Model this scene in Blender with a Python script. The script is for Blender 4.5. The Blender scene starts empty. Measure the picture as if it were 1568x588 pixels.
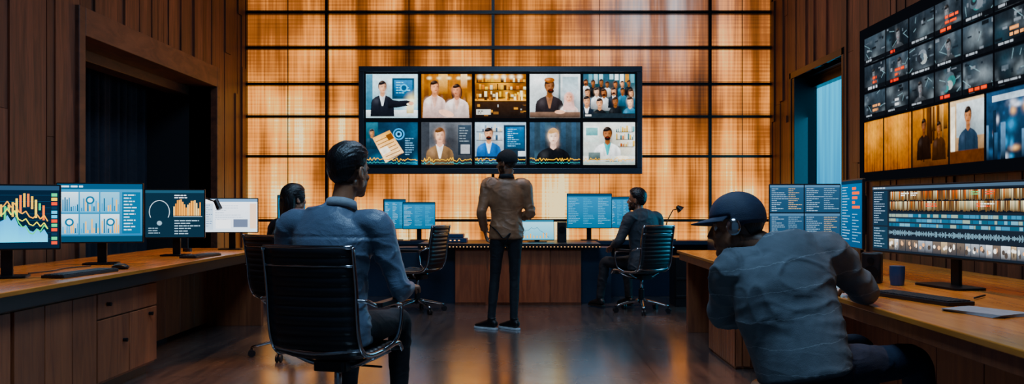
import bpy, bmesh, math, random
import numpy as np
from mathutils import Vector, Matrix, noise
random.seed(7)
rad=math.radians
def lin(c):
    return c/12.92 if c<=0.04045 else ((c+0.055)/1.055)**2.4
def C(h):
    h=h.lstrip('#'); return tuple(lin(int(h[i:i+2],16)/255) for i in (0,2,4))
scene=bpy.context.scene
# ------------------------------------------------------------------ node helper
class NT:
    def __init__(s,name):
        s.m=bpy.data.materials.new(name); s.m.use_nodes=True
        s.t=s.m.node_tree; s.t.nodes.clear()
        s.out=s.t.nodes.new('ShaderNodeOutputMaterial')
    def n(s,ty,ins=None,**kw):
        nd=s.t.nodes.new(ty)
        for k,v in kw.items(): setattr(nd,k,v)
        if ins:
            for k,v in ins.items():
                sk=nd.inputs[k]
                if isinstance(v,bpy.types.NodeSocket): s.t.links.new(v,sk)
                else:
                    if isinstance(v,(tuple,list)) and sk.type=='RGBA' and len(v)==3: v=(*v,1)
                    sk.default_value=v
        return nd
    def math(s,op,a,b=0.0,c=None):
        ins={0:a,1:b}
        if c is not None: ins[2]=c
        return s.n('ShaderNodeMath',ins,operation=op).outputs[0]
    def xyz(s,which='Object'):
        tc=s.n('ShaderNodeTexCoord'); sp=s.n('ShaderNodeSeparateXYZ',{0:tc.outputs[which]})
        return tc.outputs[which],sp.outputs
    def comb(s,x,y,z): return s.n('ShaderNodeCombineXYZ',{0:x,1:y,2:z}).outputs[0]
    def noise(s,vec,scale=1,detail=3,rough=.5,dist=0):
        return s.n('ShaderNodeTexNoise',{'Vector':vec,'Scale':scale,'Detail':detail,'Roughness':rough,'Distortion':dist}).outputs[0]
    def ramp(s,f,stops):
        r=s.n('ShaderNodeValToRGB',{0:f}); e=r.color_ramp.elements
        while len(e)<len(stops): e.new(0.5)
        for i,(p,c) in enumerate(stops): e[i].position=p; e[i].color=(*c,1)
        return r.outputs[0]
    def mix(s,f,a,b,bt='MIX'):
        nd=s.n('ShaderNodeMixRGB',{0:f,1:a,2:b},blend_type=bt); return nd.outputs[0]
    def bsdf(s,col,rough=.5,metal=0,bump=None,bstr=.2,bdist=.01,**ex):
        ins={'Base Color':col,'Roughness':rough,'Metallic':metal}
        for k,v in ex.items(): ins[k.replace('_',' ')]=v
        if bump is not None:
            b=s.n('ShaderNodeBump',{'Strength':bstr,'Distance':bdist,'Height':bump}); ins['Normal']=b.outputs[0]
        p=s.n('ShaderNodeBsdfPrincipled',ins)
        s.t.links.new(p.outputs[0],s.out.inputs[0]); return s.m
def pm(name,col,rough=.5,metal=0,var=.12,sc=30,bstr=.1,**ex):
    t=NT(name); v,_=t.xyz()
    nz=t.noise(v,sc,4)
    a=tuple(c*(1-var) for c in col); b=tuple(min(1,c*(1+var)) for c in col)
    return t.bsdf(t.ramp(nz,[(0.3,a),(0.7,b)]),rough,metal,bump=nz,bstr=bstr,bdist=.003,**ex)
def wood(name,c1,c2,stretch,rough=.45,island=True,bstr=.25,lo=.55,hi=1.25):
    t=NT(name); v,_=t.xyz()
    mp=t.n('ShaderNodeMapping',{'Vector':v,'Scale':stretch}).outputs[0]
    nz=t.noise(mp,3,6,.6,.8)
    col=t.ramp(nz,[(.3,c1),(.7,c2)])
    if island:
        g=t.n('ShaderNodeNewGeometry')
        f=t.n('ShaderNodeMapRange',{0:g.outputs['Random Per Island'],3:lo,4:hi}).outputs[0]
        col=t.mix(1.0,col,t.n('ShaderNodeCombineColor',{0:f,1:f,2:f}).outputs[0],'MULTIPLY')
    return t.bsdf(col,rough,0,bump=nz,bstr=bstr,bdist=.004)
def emis(name,col,st):
    t=NT(name); v,_=t.xyz(); nz=t.noise(v,3,2)
    a=tuple(c*.85 for c in col)
    e=t.n('ShaderNodeEmission',{'Color':t.ramp(nz,[(.3,a),(.7,col)]),'Strength':st})
    t.t.links.new(e.outputs[0],t.out.inputs[0]); return t.m
def fabric(name,c,rough=.8,weave=350,var=.25,stripes=None,sheen=0.0,coarse=9,wr=.45):
    t=NT(name); v,o=t.xyz()
    n1=t.noise(v,coarse,5,.65); n2=t.noise(v,weave,2)
    mp=t.n('ShaderNodeMapping',{'Vector':v,'Rotation':(.4,.6,0),'Scale':(4.5,4.5,8)}).outputs[0]
    n3=t.math('ABSOLUTE',t.math('SUBTRACT',t.noise(mp,1.1,2,.45,1.0),.5))
    a=tuple(x*(1-var) for x in c); b=tuple(min(1,x*(1+var)) for x in c)
    col=t.ramp(n1,[(.3,a),(.7,b)])
    h=t.math('ADD',t.math('MULTIPLY',n1,.5),t.math('MULTIPLY',n2,.22))
    h=t.math('ADD',h,t.math('MULTIPLY',t.math('MINIMUM',n3,.14),-6.0*wr))
    if stripes:
        ax,az,sp,wd,sc=stripes
        p=t.math('ADD',t.math('MULTIPLY',o[0],ax),t.math('MULTIPLY',o[2],az))
        p=t.math('ADD',p,t.math('MULTIPLY',n1,.05))
        fr=t.math('ABSOLUTE',t.math('SUBTRACT',t.math('FRACT',t.math('DIVIDE',p,sp)),.5))
        m=t.n('ShaderNodeMapRange',{0:fr,1:wd,2:0.0,3:0.0,4:.7}).outputs[0]
        col=t.mix(m,col,sc)
    return t.bsdf(col,rough,0,bump=h,bstr=.5,bdist=.012,Sheen_Weight=sheen)
# materials
M={}
M['black']=pm('black_plastic',C('121317'),.4)
M['dark']=pm('dark_metal',C('17191e'),.35,.6)
M['chrome']=pm('chrome',C('b8bec6'),.18,1,var=.05,bstr=.02)
M['leather']=pm('black_leather',C('16181e'),.36,sc=120,bstr=.3)
M['walL']=wood('wall_wood',C('301a14'),C('74402a'),(6,6,.5),.5,lo=.4,hi=1.25)
M['trimw']=wood('trim_wood',C('38201a'),C('6a3e2a'),(3,1,3),.5)
M['desk']=wood('desk_top_wood',C('a2581c'),C('d88a34'),(5,.6,5),.26,bstr=.1,lo=.85,hi=1.1)
M['cab']=wood('cabinet_wood',C('743c24'),C('a45c36'),(6,6,.6),.42,lo=.75,hi=1.15)
M['fascia']=pm('desk_fascia',C('1a1517'),.4)
M['navy']=pm('navy_panel',C('122a42'),.4)
M['darkwall']=pm('dark_plaster',C('16161d'),.8)
M['white']=pm('white_rubber',C('d0d4da'),.5)
M['paper']=pm('paper',C('8a9098'),.8)
M['blueplastic']=pm('blue_plastic',C('183a64'),.35)
M['eye']=pm('eye_white',C('d8d8d8'),.2); M['iris']=pm('iris_dark',C('1a0f0a'),.15)
M['keys']=pm('key_caps',C('24272e'),.5)
t=NT('hair_black'); v,o=t.xyz()
nz=t.noise(t.comb(t.math('MULTIPLY',o[0],220),t.math('MULTIPLY',o[1],220),t.math('MULTIPLY',o[2],30)),1,3)
M['hair']=t.bsdf(t.ramp(nz,[(.3,C('050506')),(.7,C('1c1a1e'))]),.36,0,bump=nz,bstr=.6,bdist=.004)
t=NT('skin'); a=t.n('ShaderNodeAttribute',attribute_name='Col'); v,_=t.xyz(); nz=t.noise(v,160,3)
M['skin']=t.bsdf(t.mix(.2,a.outputs[0],nz,'OVERLAY'),.42,0,bump=nz,bstr=.2,bdist=.001,Subsurface_Weight=.08,Subsurface_Scale=.01)
t=NT('screen_image'); a=t.n('ShaderNodeAttribute',attribute_name='Col')
hs=t.n('ShaderNodeHueSaturation',{'Color':a.outputs[0],'Saturation':1.18})
e=t.n('ShaderNodeEmission',{'Color':hs.outputs[0],'Strength':2.5}); t.t.links.new(e.outputs[0],t.out.inputs[0]); M['screen']=t.m
# floor
t=NT('polished_floor'); v,o=t.xyz()
n1=t.noise(v,1.1,5,.6); n2=t.noise(t.comb(t.math('MULTIPLY',o[0],7),t.math('MULTIPLY',o[1],.7),0),2,5,.6)
col=t.ramp(n2,[(.25,C('26272f')),(.75,C('66564e'))])
fx=t.math('FRACT',t.math('MULTIPLY',o[0],1/.9)); fy=t.math('FRACT',t.math('MULTIPLY',o[1],1/1.8))
line=t.math('MAXIMUM',t.math('LESS_THAN',fx,.006),t.math('LESS_THAN',fy,.003))
col=t.mix(line,col,C('0c0c0e'))
rg=t.n('ShaderNodeMapRange',{0:n1,1:.3,2:.7,3:.14,4:.34}).outputs[0]
M['floor']=t.bsdf(col,rg,0,bump=t.noise(v,5,4),bstr=.2,bdist=.01,Specular_IOR_Level=1.0,Coat_Weight=1.0,Coat_Roughness=.22,Coat_IOR=1.7)
# glowing amber wall
t=NT('backlit_amber_panel'); v,o=t.xyz()
x,y,z=o[0],o[1],o[2]
n1=t.noise(t.comb(t.math('MULTIPLY',x,3.0),0,t.math('MULTIPLY',z,.22)),1,4)
n2=t.noise(t.comb(t.math('MULTIPLY',x,30),0,t.math('MULTIPLY',z,.7)),1,3)
n3=t.noise(t.comb(t.math('MULTIPLY',x,.8),3,t.math('MULTIPLY',z,1.0)),1,2)
n4=t.noise(t.comb(t.math('MULTIPLY',x,.5),7,t.math('MULTIPLY',z,42)),1,2)
hl=t.math('ADD',.92,t.math('MULTIPLY',.06,t.math('SINE',t.math('MULTIPLY',z,2*math.pi/.05))))
def ctr(n,k): return t.math('ADD',1.0,t.math('MULTIPLY',k,t.math('SUBTRACT',n,.5)))
g=t.n('ShaderNodeMapRange',{0:z,1:.9,2:3.6,3:1.45,4:.66}).outputs[0]
I=t.math('MULTIPLY',g,t.math('MAXIMUM',.3,ctr(n3,2.6)))
I=t.math('MULTIPLY',I,t.math('MAXIMUM',.2,ctr(n1,3.6)))
I=t.math('MULTIPLY',I,ctr(n2,1.4)); I=t.math('MULTIPLY',I,ctr(n4,.6))
I=t.math('MULTIPLY',I,hl)
I=t.math('MULTIPLY',I,.50)
col=t.ramp(I,[(.06,(.03,.008,.001)),(.28,(.28,.075,.010)),(.55,(.88,.27,.030)),(.85,(1.0,.50,.10)),(1.0,(1.0,.76,.34))])
dx=t.math('MULTIPLY',t.math('SUBTRACT',x,1.85),1.4); dz=t.math('MULTIPLY',t.math('SUBTRACT',z,3.75),1.1)
gm=t.math('EXPONENT',t.math('MULTIPLY',-1,t.math('ADD',t.math('MULTIPLY',dx,dx),t.math('MULTIPLY',dz,dz))))
st=t.math('MULTIPLY',gm,t.n('ShaderNodeMapRange',{0:n1,1:.4,2:.62,3:.1,4:.75}).outputs[0])
col=t.mix(st,col,(.34,.46,.55))
e=t.n('ShaderNodeEmission',{'Color':col,'Strength':1.75}); t.t.links.new(e.outputs[0],t.out.inputs[0]); M['amber']=t.m
# cyan glass
t=NT('blue_lit_glass'); v,o=t.xyz()
nn=t.noise(t.comb(0,t.math('MULTIPLY',o[1],9),t.math('MULTIPLY',o[2],.5)),1,3)
g=t.n('ShaderNodeMapRange',{0:o[2],1:.3,2:2.6,3:.4,4:.8}).outputs[0]
col=t.ramp(t.math('MULTIPLY',g,t.math('ADD',.5,nn)),[(.1,(.0,.03,.10)),(.45,(.0,.18,.42)),(.85,(.0,.50,.85))])
e=t.n('ShaderNodeEmission',{'Color':col,'Strength':1.7}); t.t.links.new(e.outputs[0],t.out.inputs[0]); M['cyan']=t.m
M['led']=emis('warm_led',(1,.45,.12),2.2)
# ------------------------------------------------------------------ mesh builder
def V(*a): return np.array(a,float)
def nrm(a):
    a=np.asarray(a,float); l=np.linalg.norm(a); return a/l if l>1e-9 else a
def crom(rows,sub):
    rows=[np.asarray(r,float) for r in rows]
    if len(rows)<3 or sub<2:
        return rows
    P=[2*rows[0]-rows[1]]+rows+[2*rows[-1]-rows[-2]]; out=[]
    for i in range(1,len(P)-2):
        p0,p1,p2,p3=P[i-1:i+3]
        for k in range(sub):
            u=k/sub
            out.append(.5*((2*p1)+(-p0+p2)*u+(2*p0-5*p1+4*p2-p3)*u*u+(-p0+3*p1-3*p2+p3)*u**3))
    out.append(rows[-1]); return out
class MB:
    def __init__(s): s.v=[];s.f=[];s.mi=[]
    def add(s,vs,fs,mi=0):
        b=len(s.v); s.v+= [tuple(map(float,p)) for p in vs]
        s.f+=[tuple(b+i for i in f) for f in fs]; s.mi+=[mi]*len(fs); return s
    def box(s,x0,x1,y0,y1,z0,z1,mi=0,M4=None):
        vs=[(x,y,z) for z in (z0,z1) for y in (y0,y1) for x in (x0,x1)]
        if M4 is not None: vs=[tuple(M4@Vector(p)) for p in vs]
        return s.add(vs,[(0,2,3,1),(4,5,7,6),(0,1,5,4),(2,6,7,3),(0,4,6,2),(1,3,7,5)],mi)
    def rbox(s,c,size,r=.01,mi=0,M4=None,axis='y',n=4):
        sx,sy,sz=size
        if axis=='y': A,B,D=sx,sz,sy
        elif axis=='z': A,B,D=sx,sy,sz
        else: A,B,D=sy,sz,sx
        r=min(r,A/2*.99,B/2*.99); pr=[]
        for q,(cx,cy) in enumerate([(A/2-r,B/2-r),(-A/2+r,B/2-r),(-A/2+r,-B/2+r),(A/2-r,-B/2+r)]):
            for k in range(n+1):
                an=math.pi/2*(q+k/n); pr.append((cx+r*math.cos(an),cy+r*math.sin(an)))
        vs=[]
        for dd in (-D/2,D/2):
            for (a,b) in pr:
                p={'y':(a,dd,b),'z':(a,b,dd),'x':(dd,a,b)}[axis]
                vs.append((p[0]+c[0],p[1]+c[1],p[2]+c[2]))
        if M4 is not None: vs=[tuple(M4@Vector(p)) for p in vs]
        N=len(pr); fs=[tuple(range(N)),tuple(range(2*N-1,N-1,-1))]+[(i,i+N,(i+1)%N+N,(i+1)%N) for i in range(N)]
        return s.add(vs,fs,mi)
    def loft(s,rows,side=None,n=16,sub=4,mi=0,cap=.5,M4=None,pw=1.0):
        R=[list(r) if len(r)==5 else [r[0],r[1],r[2],r[3],r[3]] for r in rows]
        if side is not None and np.ndim(side)==2:
            R=[r+list(sd) for r,sd in zip(R,side)]
        R=crom(R,sub); pos=[r[:3] for r in R]; vs=[]; fs=[]; N=len(R)
        prev=None
        tips=[]
        for i,r in enumerate(R):
            tn=nrm(pos[min(i+1,N-1)]-pos[max(i-1,0)])
            if side is None:
                if prev is None:
                    prev=V(1,0,0) if abs(tn[0])<.8 else V(0,1,0)
                sd=prev
            elif np.ndim(side)==2: sd=r[5:8]
            else: sd=np.asarray(side,float)
            sd=nrm(sd-tn*np.dot(sd,tn)); prev=sd
            up=np.cross(tn,sd)
            for k in range(n):
                an=2*math.pi*k/n; c,q=math.cos(an),math.sin(an)
                c=math.copysign(abs(c)**pw,c); q=math.copysign(abs(q)**pw,q)
                vs.append(r[:3]+sd*r[3]*c+up*r[4]*q)
            if i==0: tips.append(r[:3]-tn*min(r[3],r[4])*cap)
            if i==N-1: tips.append(r[:3]+tn*min(r[3],r[4])*cap)
        for i in range(N-1):
            for k in range(n):
                a=i*n+k;b=i*n+(k+1)%n; fs.append((a,b,b+n,a+n))
        b0=len(vs); vs+=tips
        for k in range(n):
            fs.append((b0,(k+1)%n,k)); fs.append((b0+1,(N-1)*n+k,(N-1)*n+(k+1)%n))
        if M4 is not None: vs=[tuple(M4@Vector(p)) for p in vs]
        return s.add(vs,fs,mi)
    def tube(s,pts,r,n=8,sub=4,mi=0,M4=None):
        return s.loft([(*p,r) for p in pts],None,n,sub,mi,cap=.2,M4=M4)
    def cyl(s,p0,p1,r0,r1=None,n=20,mi=0,M4=None):
        r1=r0 if r1 is None else r1
        return s.loft([(*p0,r0),(*p1,r1)],None,n,1,mi,cap=0.0,M4=M4)
    def ell(s,c,r,mi=0,nu=20,nv=14,M4=None,R=None):
        vs=[];fs=[]
        for j in range(1,nv):
            ph=math.pi*j/nv
            for i in range(nu):
                th=2*math.pi*i/nu
                p=Vector((r[0]*math.sin(ph)*math.cos(th),r[1]*math.sin(ph)*math.sin(th),r[2]*math.cos(ph)))
                if R is not None: p=R@p
                vs.append(p+Vector(c))
        for j in range(nv-2):
            for i in range(nu):
                a=j*nu+i;b=j*nu+(i+1)%nu; fs.append((a,a+nu,b+nu,b))
        t0=len(vs); pt=Vector((0,0,r[2]));pb=Vector((0,0,-r[2]))
        if R is not None: pt=R@pt;pb=R@pb
        vs+=[pt+Vector(c),pb+Vector(c)]
        for i in range(nu):
            fs.append((t0,i,(i+1)%nu)); fs.append((t0+1,(nv-2)*nu+(i+1)%nu,(nv-2)*nu+i))
        if M4 is not None: vs=[M4@Vector(p) for p in vs]
        return s.add(vs,fs,mi)
    def mesh(s,name,mats,smooth=False):
        me=bpy.data.meshes.new(name); me.from_pydata(s.v,[],s.f)
        for m in mats: me.materials.append(m)
        me.polygons.foreach_set('material_index',s.mi)
        bm=bmesh.new(); bm.from_mesh(me); bmesh.ops.recalc_face_normals(bm,faces=bm.faces); bm.to_mesh(me); bm.free()
        if smooth: me.polygons.foreach_set('use_smooth',[True]*len(me.polygons))
        me.update(); return me
    def obj(s,name,mats,parent=None,smooth=False,bevel=0):
        if not isinstance(mats,(list,tuple)): mats=[mats]
        o=bpy.data.objects.new(name,s.mesh(name,mats,smooth)); scene.collection.objects.link(o)
        if parent: o.parent=parent
        if bevel:
            b=o.modifiers.new('bevel','BEVEL'); b.width=bevel; b.segments=2; b.limit_method='ANGLE'
        return o
def group(name,loc=(0,0,0),yaw=0,sc=1):
    e=bpy.data.objects.new(name,None); scene.collection.objects.link(e)
    e.location=loc; e.rotation_euler=(0,0,rad(yaw)); e.scale=(sc,)*3; e.empty_display_size=.1
    return e
# ------------------------------------------------------------------ ROOM
LX,RX,BY,H=-3.77,3.40,11.0,5.2
MB().box(LX-1.2,RX+1.2,-1.5,BY+.3,-.1,0).obj('floor',M['floor'])
MB().box(LX-1.2,RX+1.2,-1.5,BY+.3,H,H+.1).obj('ceiling',M['darkwall'])
MB().box(LX-1.2,RX+1.2,BY+.02,BY+.2,0,H).obj('wall_back',M['darkwall'])
def plank_wall(name,sx,opens):
    mb=MB(); y=-1.5; rnd=random.Random(3 if sx<0 else 5)
    X=LX if sx<0 else RX
    def bx(x0,x1,*a): mb.box(min(x0,x1),max(x0,x1),*a)
    segs=[(-1.5,opens[0],0,H),(opens[0],opens[1],opens[2],H),(opens[1],BY,0,H)]
    for (a,b,z0,z1) in segs: bx(X+sx*.03,X+sx*.12,a,b,z0,z1)
    while y<BY-.01:
        w=rnd.choice([.10,.13,.16,.2]); y1=min(y+w,BY)
        if y<opens[0]<y1: y1=opens[0]
        if y<opens[1]<y1: y1=opens[1]
        z0=opens[2] if (y>=opens[0]-1e-4 and y1<=opens[1]+1e-4) else 0
        zz=z0
        while zz<H:
            d=rnd.uniform(-.0,.03)
            ze=min(H,zz+rnd.uniform(1.2,4.0)); bx(X+sx*.03,X-d*sx,y+.003,y1-.003,zz,ze-.004); zz=ze
        y=y1
    return mb.obj(name,M['walL'])
plank_wall('wall_left',-1,(6.85,9.8,2.72))
plank_wall('wall_right',1,(8.5,10.1,2.74))
mb=MB()
mb.box(LX-1.0,LX-.95,6.8,9.9,0,2.9); mb.box(LX-1.0,LX-.03,6.75,6.85,0,2.9); mb.box(LX-1.0,LX-.03,9.8,9.9,0,2.9); mb.box(LX-1.0,LX-.03,6.75,9.9,2.72,2.9)
mb.obj('wall_alcove',M['darkwall'])
mb=MB(); vs=[];fs=[];n=160
for i in range(n+1):
    yy=6.9+2.85*i/n; xx=LX-.8+.05*math.sin(i*.55)+.02*math.sin(i*1.3)
    vs+=[(xx,yy,.02),(xx,yy,2.7)]
for i in range(n): fs.append((2*i,2*i+2,2*i+3,2*i+1))
mb.add(vs,fs); mb.obj('curtain',fabric('curtain_fabric',C('1c2230'),.9),smooth=True)
mb=MB()
mb.box(LX-.3,LX+.05,6.75,6.85,0,2.84); mb.box(LX-.3,LX+.05,9.8,9.9,0,2.84); mb.box(LX-.3,LX+.05,6.85,9.8,2.6,2.84)
mb.box(LX-.5,LX-.3,6.85,9.8,2.5,2.72)
mb.obj('trim_1',M['trimw'],bevel=.006)
mb=MB()
mb.box(RX-.03,RX+.32,10.1,10.16,0,2.82); mb.box(RX-.03,RX+.32,8.44,8.5,0,2.82); mb.box(RX-.03,RX+.32,8.44,10.16,2.74,2.82)
mb.box(RX+.2,RX+.32,8.5,10.1,2.62,2.74)
mb.box(RX+.24,RX+.3,8.5,10.1,0,.12)
mb.box(RX-.02,RX+.24,10.0,10.1,0,2.74)
mb.obj('trim_2',M['dark'],bevel=.004)
MB().box(RX+.3,RX+.33,8.5,10.1,0,2.7).obj('door_1',M['cyan'])
MB().box(LX+.03,LX+.05,-1.5,6.73,0,.12).obj('baseboard_left',M['fascia'])
MB().box(RX-.05,RX-.03,-1.5,8.44,0,.12).obj('baseboard_right',M['fascia'])
mb=MB(); xs=[LX,-2.66,-.40,2.55,RX]
zs=[0,.95,1.82,2.36,2.80,3.29,3.77,4.35,H]
for i in range(len(xs)-1):
    for j in range(len(zs)-1):
        mb.box(xs[i],xs[i+1],BY-.02,BY+.01,zs[j],zs[j+1])
mb.obj('window_1',M['amber'])
mb=MB()
for x_ in xs: mb.box(x_-.02,x_+.02,BY-.09,BY-.02,0,H)
for z_ in zs[1:-1]:
    mb.box(LX,RX,BY-.11,BY-.02,z_-.018,z_+.018)
    mb.box(LX,RX,BY-.05,BY-.02,z_+.035,z_+.042)
for x_ in (-3.2,-1.55,1.05,3.0): mb.box(x_-.004,x_+.004,BY-.04,BY-.02,0,H)
mb.obj('trim_3',M['dark'])
# ------------------------------------------------------------------ screens
class CV:
    def __init__(s,W,Hh): s.W=W;s.H=Hh;s.v=[];s.f=[];s.c=[];s.cl=(0,0,W,Hh)
    def clip(s,*a): s.cl=a if a else (0,0,s.W,s.H)
    def _clip(s,p):
        x0,y0,x1,y1=s.cl
        for ax,val,sg in ((0,x0,1),(0,x1,-1),(1,y0,1),(1,y1,-1)):
            out=[]
            for i in range(len(p)):
                a=p[i-1];b=p[i]; da=(a[ax]-val)*sg; db=(b[ax]-val)*sg
                if (da<0)!=(db<0):
                    u=da/(da-db); out.append((a[0]+(b[0]-a[0])*u,a[1]+(b[1]-a[1])*u))
                if db>=0: out.append(b)
            p=out
            if len(p)<3: return []
        return p
    def poly(s,p,col,L=1,col2=None):
        if isinstance(col,str): col=C(col)
        if isinstance(col2,str): col2=C(col2)
        p=s._clip(list(p))
        if not p: return
        ys=[q[1] for q in p]; y0,y1=min(ys),max(ys)+1e-9
        b=len(s.v)
        for q in p:
            s.v.append((q[0],q[1],L))
        s.f.append(tuple(range(b,b+len(p))))
        for q in p:
            u=(q[1]-y0)/(y1-y0)
            s.c.append(tuple(col[i]*(1-u)+col2[i]*u for i in range(3)) if col2 else col)
    def soft(s,*a,**k): pass
    def rect(s,x0,y0,x1,y1,col,L=1,col2=None): s.poly([(x0,y0),(x1,y0),(x1,y1),(x0,y1)],col,L,col2)
    def ell(s,cx,cy,rx,ry,col,L=1,n=18,a0=0,a1=360,col2=None,rot=0):
        p=[]
        for i in range(n if a1-a0>=360 else n+1):
            an=rad(a0+(a1-a0)*i/n); x=rx*math.cos(an);y=ry*math.sin(an)
            p.append((cx+x*math.cos(rot)-y*math.sin(rot),cy+x*math.sin(rot)+y*math.cos(rot)))
        s.poly(p,col,L,col2)
    def line(s,pts,w,col,L=1):
        for a,b in zip(pts[:-1],pts[1:]):
            d=nrm([b[0]-a[0],b[1]-a[1]]); nx,ny=-d[1]*w/2,d[0]*w/2
            s.poly([(a[0]+nx,a[1]+ny),(b[0]+nx,b[1]+ny),(b[0]-nx,b[1]-ny),(a[0]-nx,a[1]-ny)],col,L)
    def text(s,x,y,w,rows,dy,h,col,L=2,rnd=random,wmin=.3):
        for r in range(rows):
            xx=x; end=x+w*rnd.uniform(wmin,1)
            while xx<end:
                ww=min(rnd.uniform(2,7)*h*.8,end-xx); s.rect(xx,y+r*dy,xx+ww,y+r*dy+h,col,L); xx+=ww+h*.8
    def build(s,name,w,h,parent,M4,eps=.0005):
        me=bpy.data.meshes.new(name)
        vs=[tuple(M4@Vector((q[0]/s.W*w-w/2,-q[2]*eps,h/2-q[1]/s.H*h))) for q in s.v]
        me.from_pydata(vs,[],s.f); me.materials.append(M['screen'])
        at=me.color_attributes.new('Col','FLOAT_COLOR','POINT')
        at.data.foreach_set('color',np.array([(*c,1) for c in s.c],dtype=np.float32).ravel())
        o=bpy.data.objects.new(name,me); scene.collection.objects.link(o); o.parent=parent; return o
def boxblur(a,k):
    for _ in range(2):
        for ax in (0,1):
            acc=a.copy()
            for d in range(1,k+1): acc=acc+np.roll(a,d,ax)+np.roll(a,-d,ax)
            a=acc/(2*k+1)
    return a
class RV(CV):
    """screen picture evaluated onto a fine vertex-coloured pixel grid"""
    def __init__(s,W,Hh): super().__init__(W,Hh); s.ops=[]
    def poly(s,p,col,L=1,col2=None):
        if isinstance(col,str): col=C(col)
        if isinstance(col2,str): col2=C(col2)
        p=s._clip(list(p))
        if p: s.ops.append((L,len(s.ops),'p',p,col,col2))
    def soft(s,cx,cy,rx,ry,col,al,L):
        if isinstance(col,str): col=C(col)
        s.ops.append((L,len(s.ops),'s',(cx,cy,rx,ry,al,s.cl),col,None))
    def grid(s,name,w,h,parent,M4,res,grain=.10,seed=0,regions=(),gain=1.0):
        nx=int(s.W*res)+1;ny=int(s.H*res)+1
        img=np.zeros((ny,nx,3)); xs_=np.arange(nx)/res; ys_=np.arange(ny)/res
        for L,_,ty,p,col,col2 in sorted(s.ops,key=lambda o:(o[0],o[1])):
            col=np.array(col)
            if ty=='p':
                px=[q[0] for q in p];py=[q[1] for q in p]
                i0,i1=max(0,int(min(px)*res)-1),min(nx,int(max(px)*res)+3); j0,j1=max(0,int(min(py)*res)-1),min(ny,int(max(py)*res)+3)
                if i1<=i0 or j1<=j0: continue
                cov=np.zeros((j1-j0,i1-i0))
                for ox,oy in ((-.25,-.25),(.25,-.25),(-.25,.25),(.25,.25)):
                    X,Y=np.meshgrid(xs_[i0:i1]+ox/res,ys_[j0:j1]+oy/res); ins=np.zeros(X.shape,bool)
                    for k in range(len(p)):
                        (x1,y1),(x2,y2)=p[k-1],p[k]
                        if y1==y2: continue
                        ins^=((y1>Y)!=(y2>Y))&(X<(x2-x1)*(Y-y1)/(y2-y1)+x1)
                    cov+=ins*.25
                if col2 is not None:
                    u=np.clip((Y-min(py))/(max(py)-min(py)+1e-9),0,1)[...,None]; cc=col*(1-u)+np.array(col2)*u
                else: cc=col
                img[j0:j1,i0:i1]=img[j0:j1,i0:i1]*(1-cov[...,None])+cc*cov[...,None]
            else:
                cx,cy,rx,ry,al,cl=p
                x0,x1=max(cx-2.2*rx,cl[0]),min(cx+2.2*rx,cl[2]); y0,y1=max(cy-2.2*ry,cl[1]),min(cy+2.2*ry,cl[3])
                i0,i1=max(0,math.ceil(x0*res)),min(nx,int(x1*res)+1); j0,j1=max(0,math.ceil(y0*res)),min(ny,int(y1*res)+1)
                if i1<=i0 or j1<=j0: continue
                X,Y=np.meshgrid(xs_[i0:i1],ys_[j0:j1]); a=(al*np.exp(-(((X-cx)/rx)**2+((Y-cy)/ry)**2)))[...,None]
                img[j0:j1,i0:i1]=img[j0:j1,i0:i1]*(1-a)+col*a
        rg=np.random.RandomState(seed)
        nz=sum(boxblur(rg.randn(ny,nx),k)*k*1.6 for k in (1,3,6))
        for (x0,y0,x1,y1) in regions:
            i0,i1,j0,j1=math.ceil(x0*res),int(x1*res)+1,math.ceil(y0*res),int(y1*res)+1
            img[j0:j1,i0:i1]*=np.clip(1+grain*nz[j0:j1,i0:i1],.35,1.8)[...,None]
        img*=gain
        gx,gz=np.meshgrid(xs_/s.W*w-w/2,h/2-ys_/s.H*h)
        co=np.stack([gx,np.zeros_like(gx),gz,np.ones_like(gx)],-1).reshape(-1,4)@np.array(M4).T
        me=bpy.data.meshes.new(name)
        idx=np.arange(nx*ny).reshape(ny,nx); q=np.stack([idx[:-1,:-1],idx[:-1,1:],idx[1:,1:],idx[1:,:-1]],-1).reshape(-1,4)
        me.vertices.add(nx*ny); me.vertices.foreach_set('co',co[:,:3].astype(np.float32).ravel())
        me.loops.add(q.size); me.loops.foreach_set('vertex_index',q.astype(np.int32).ravel())
        me.polygons.add(len(q)); me.polygons.foreach_set('loop_start',np.arange(0,q.size,4,dtype=np.int32))
        me.update(calc_edges=True); me.validate(); me.materials.append(M['screen'])
        at=me.color_attributes.new('Col','FLOAT_COLOR','POINT')
        at.data.foreach_set('color',np.concatenate([img,np.ones((ny,nx,1))],-1).astype(np.float32).ravel())
        o=bpy.data.objects.new(name,me); scene.collection.objects.link(o); o.parent=parent; return o
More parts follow.
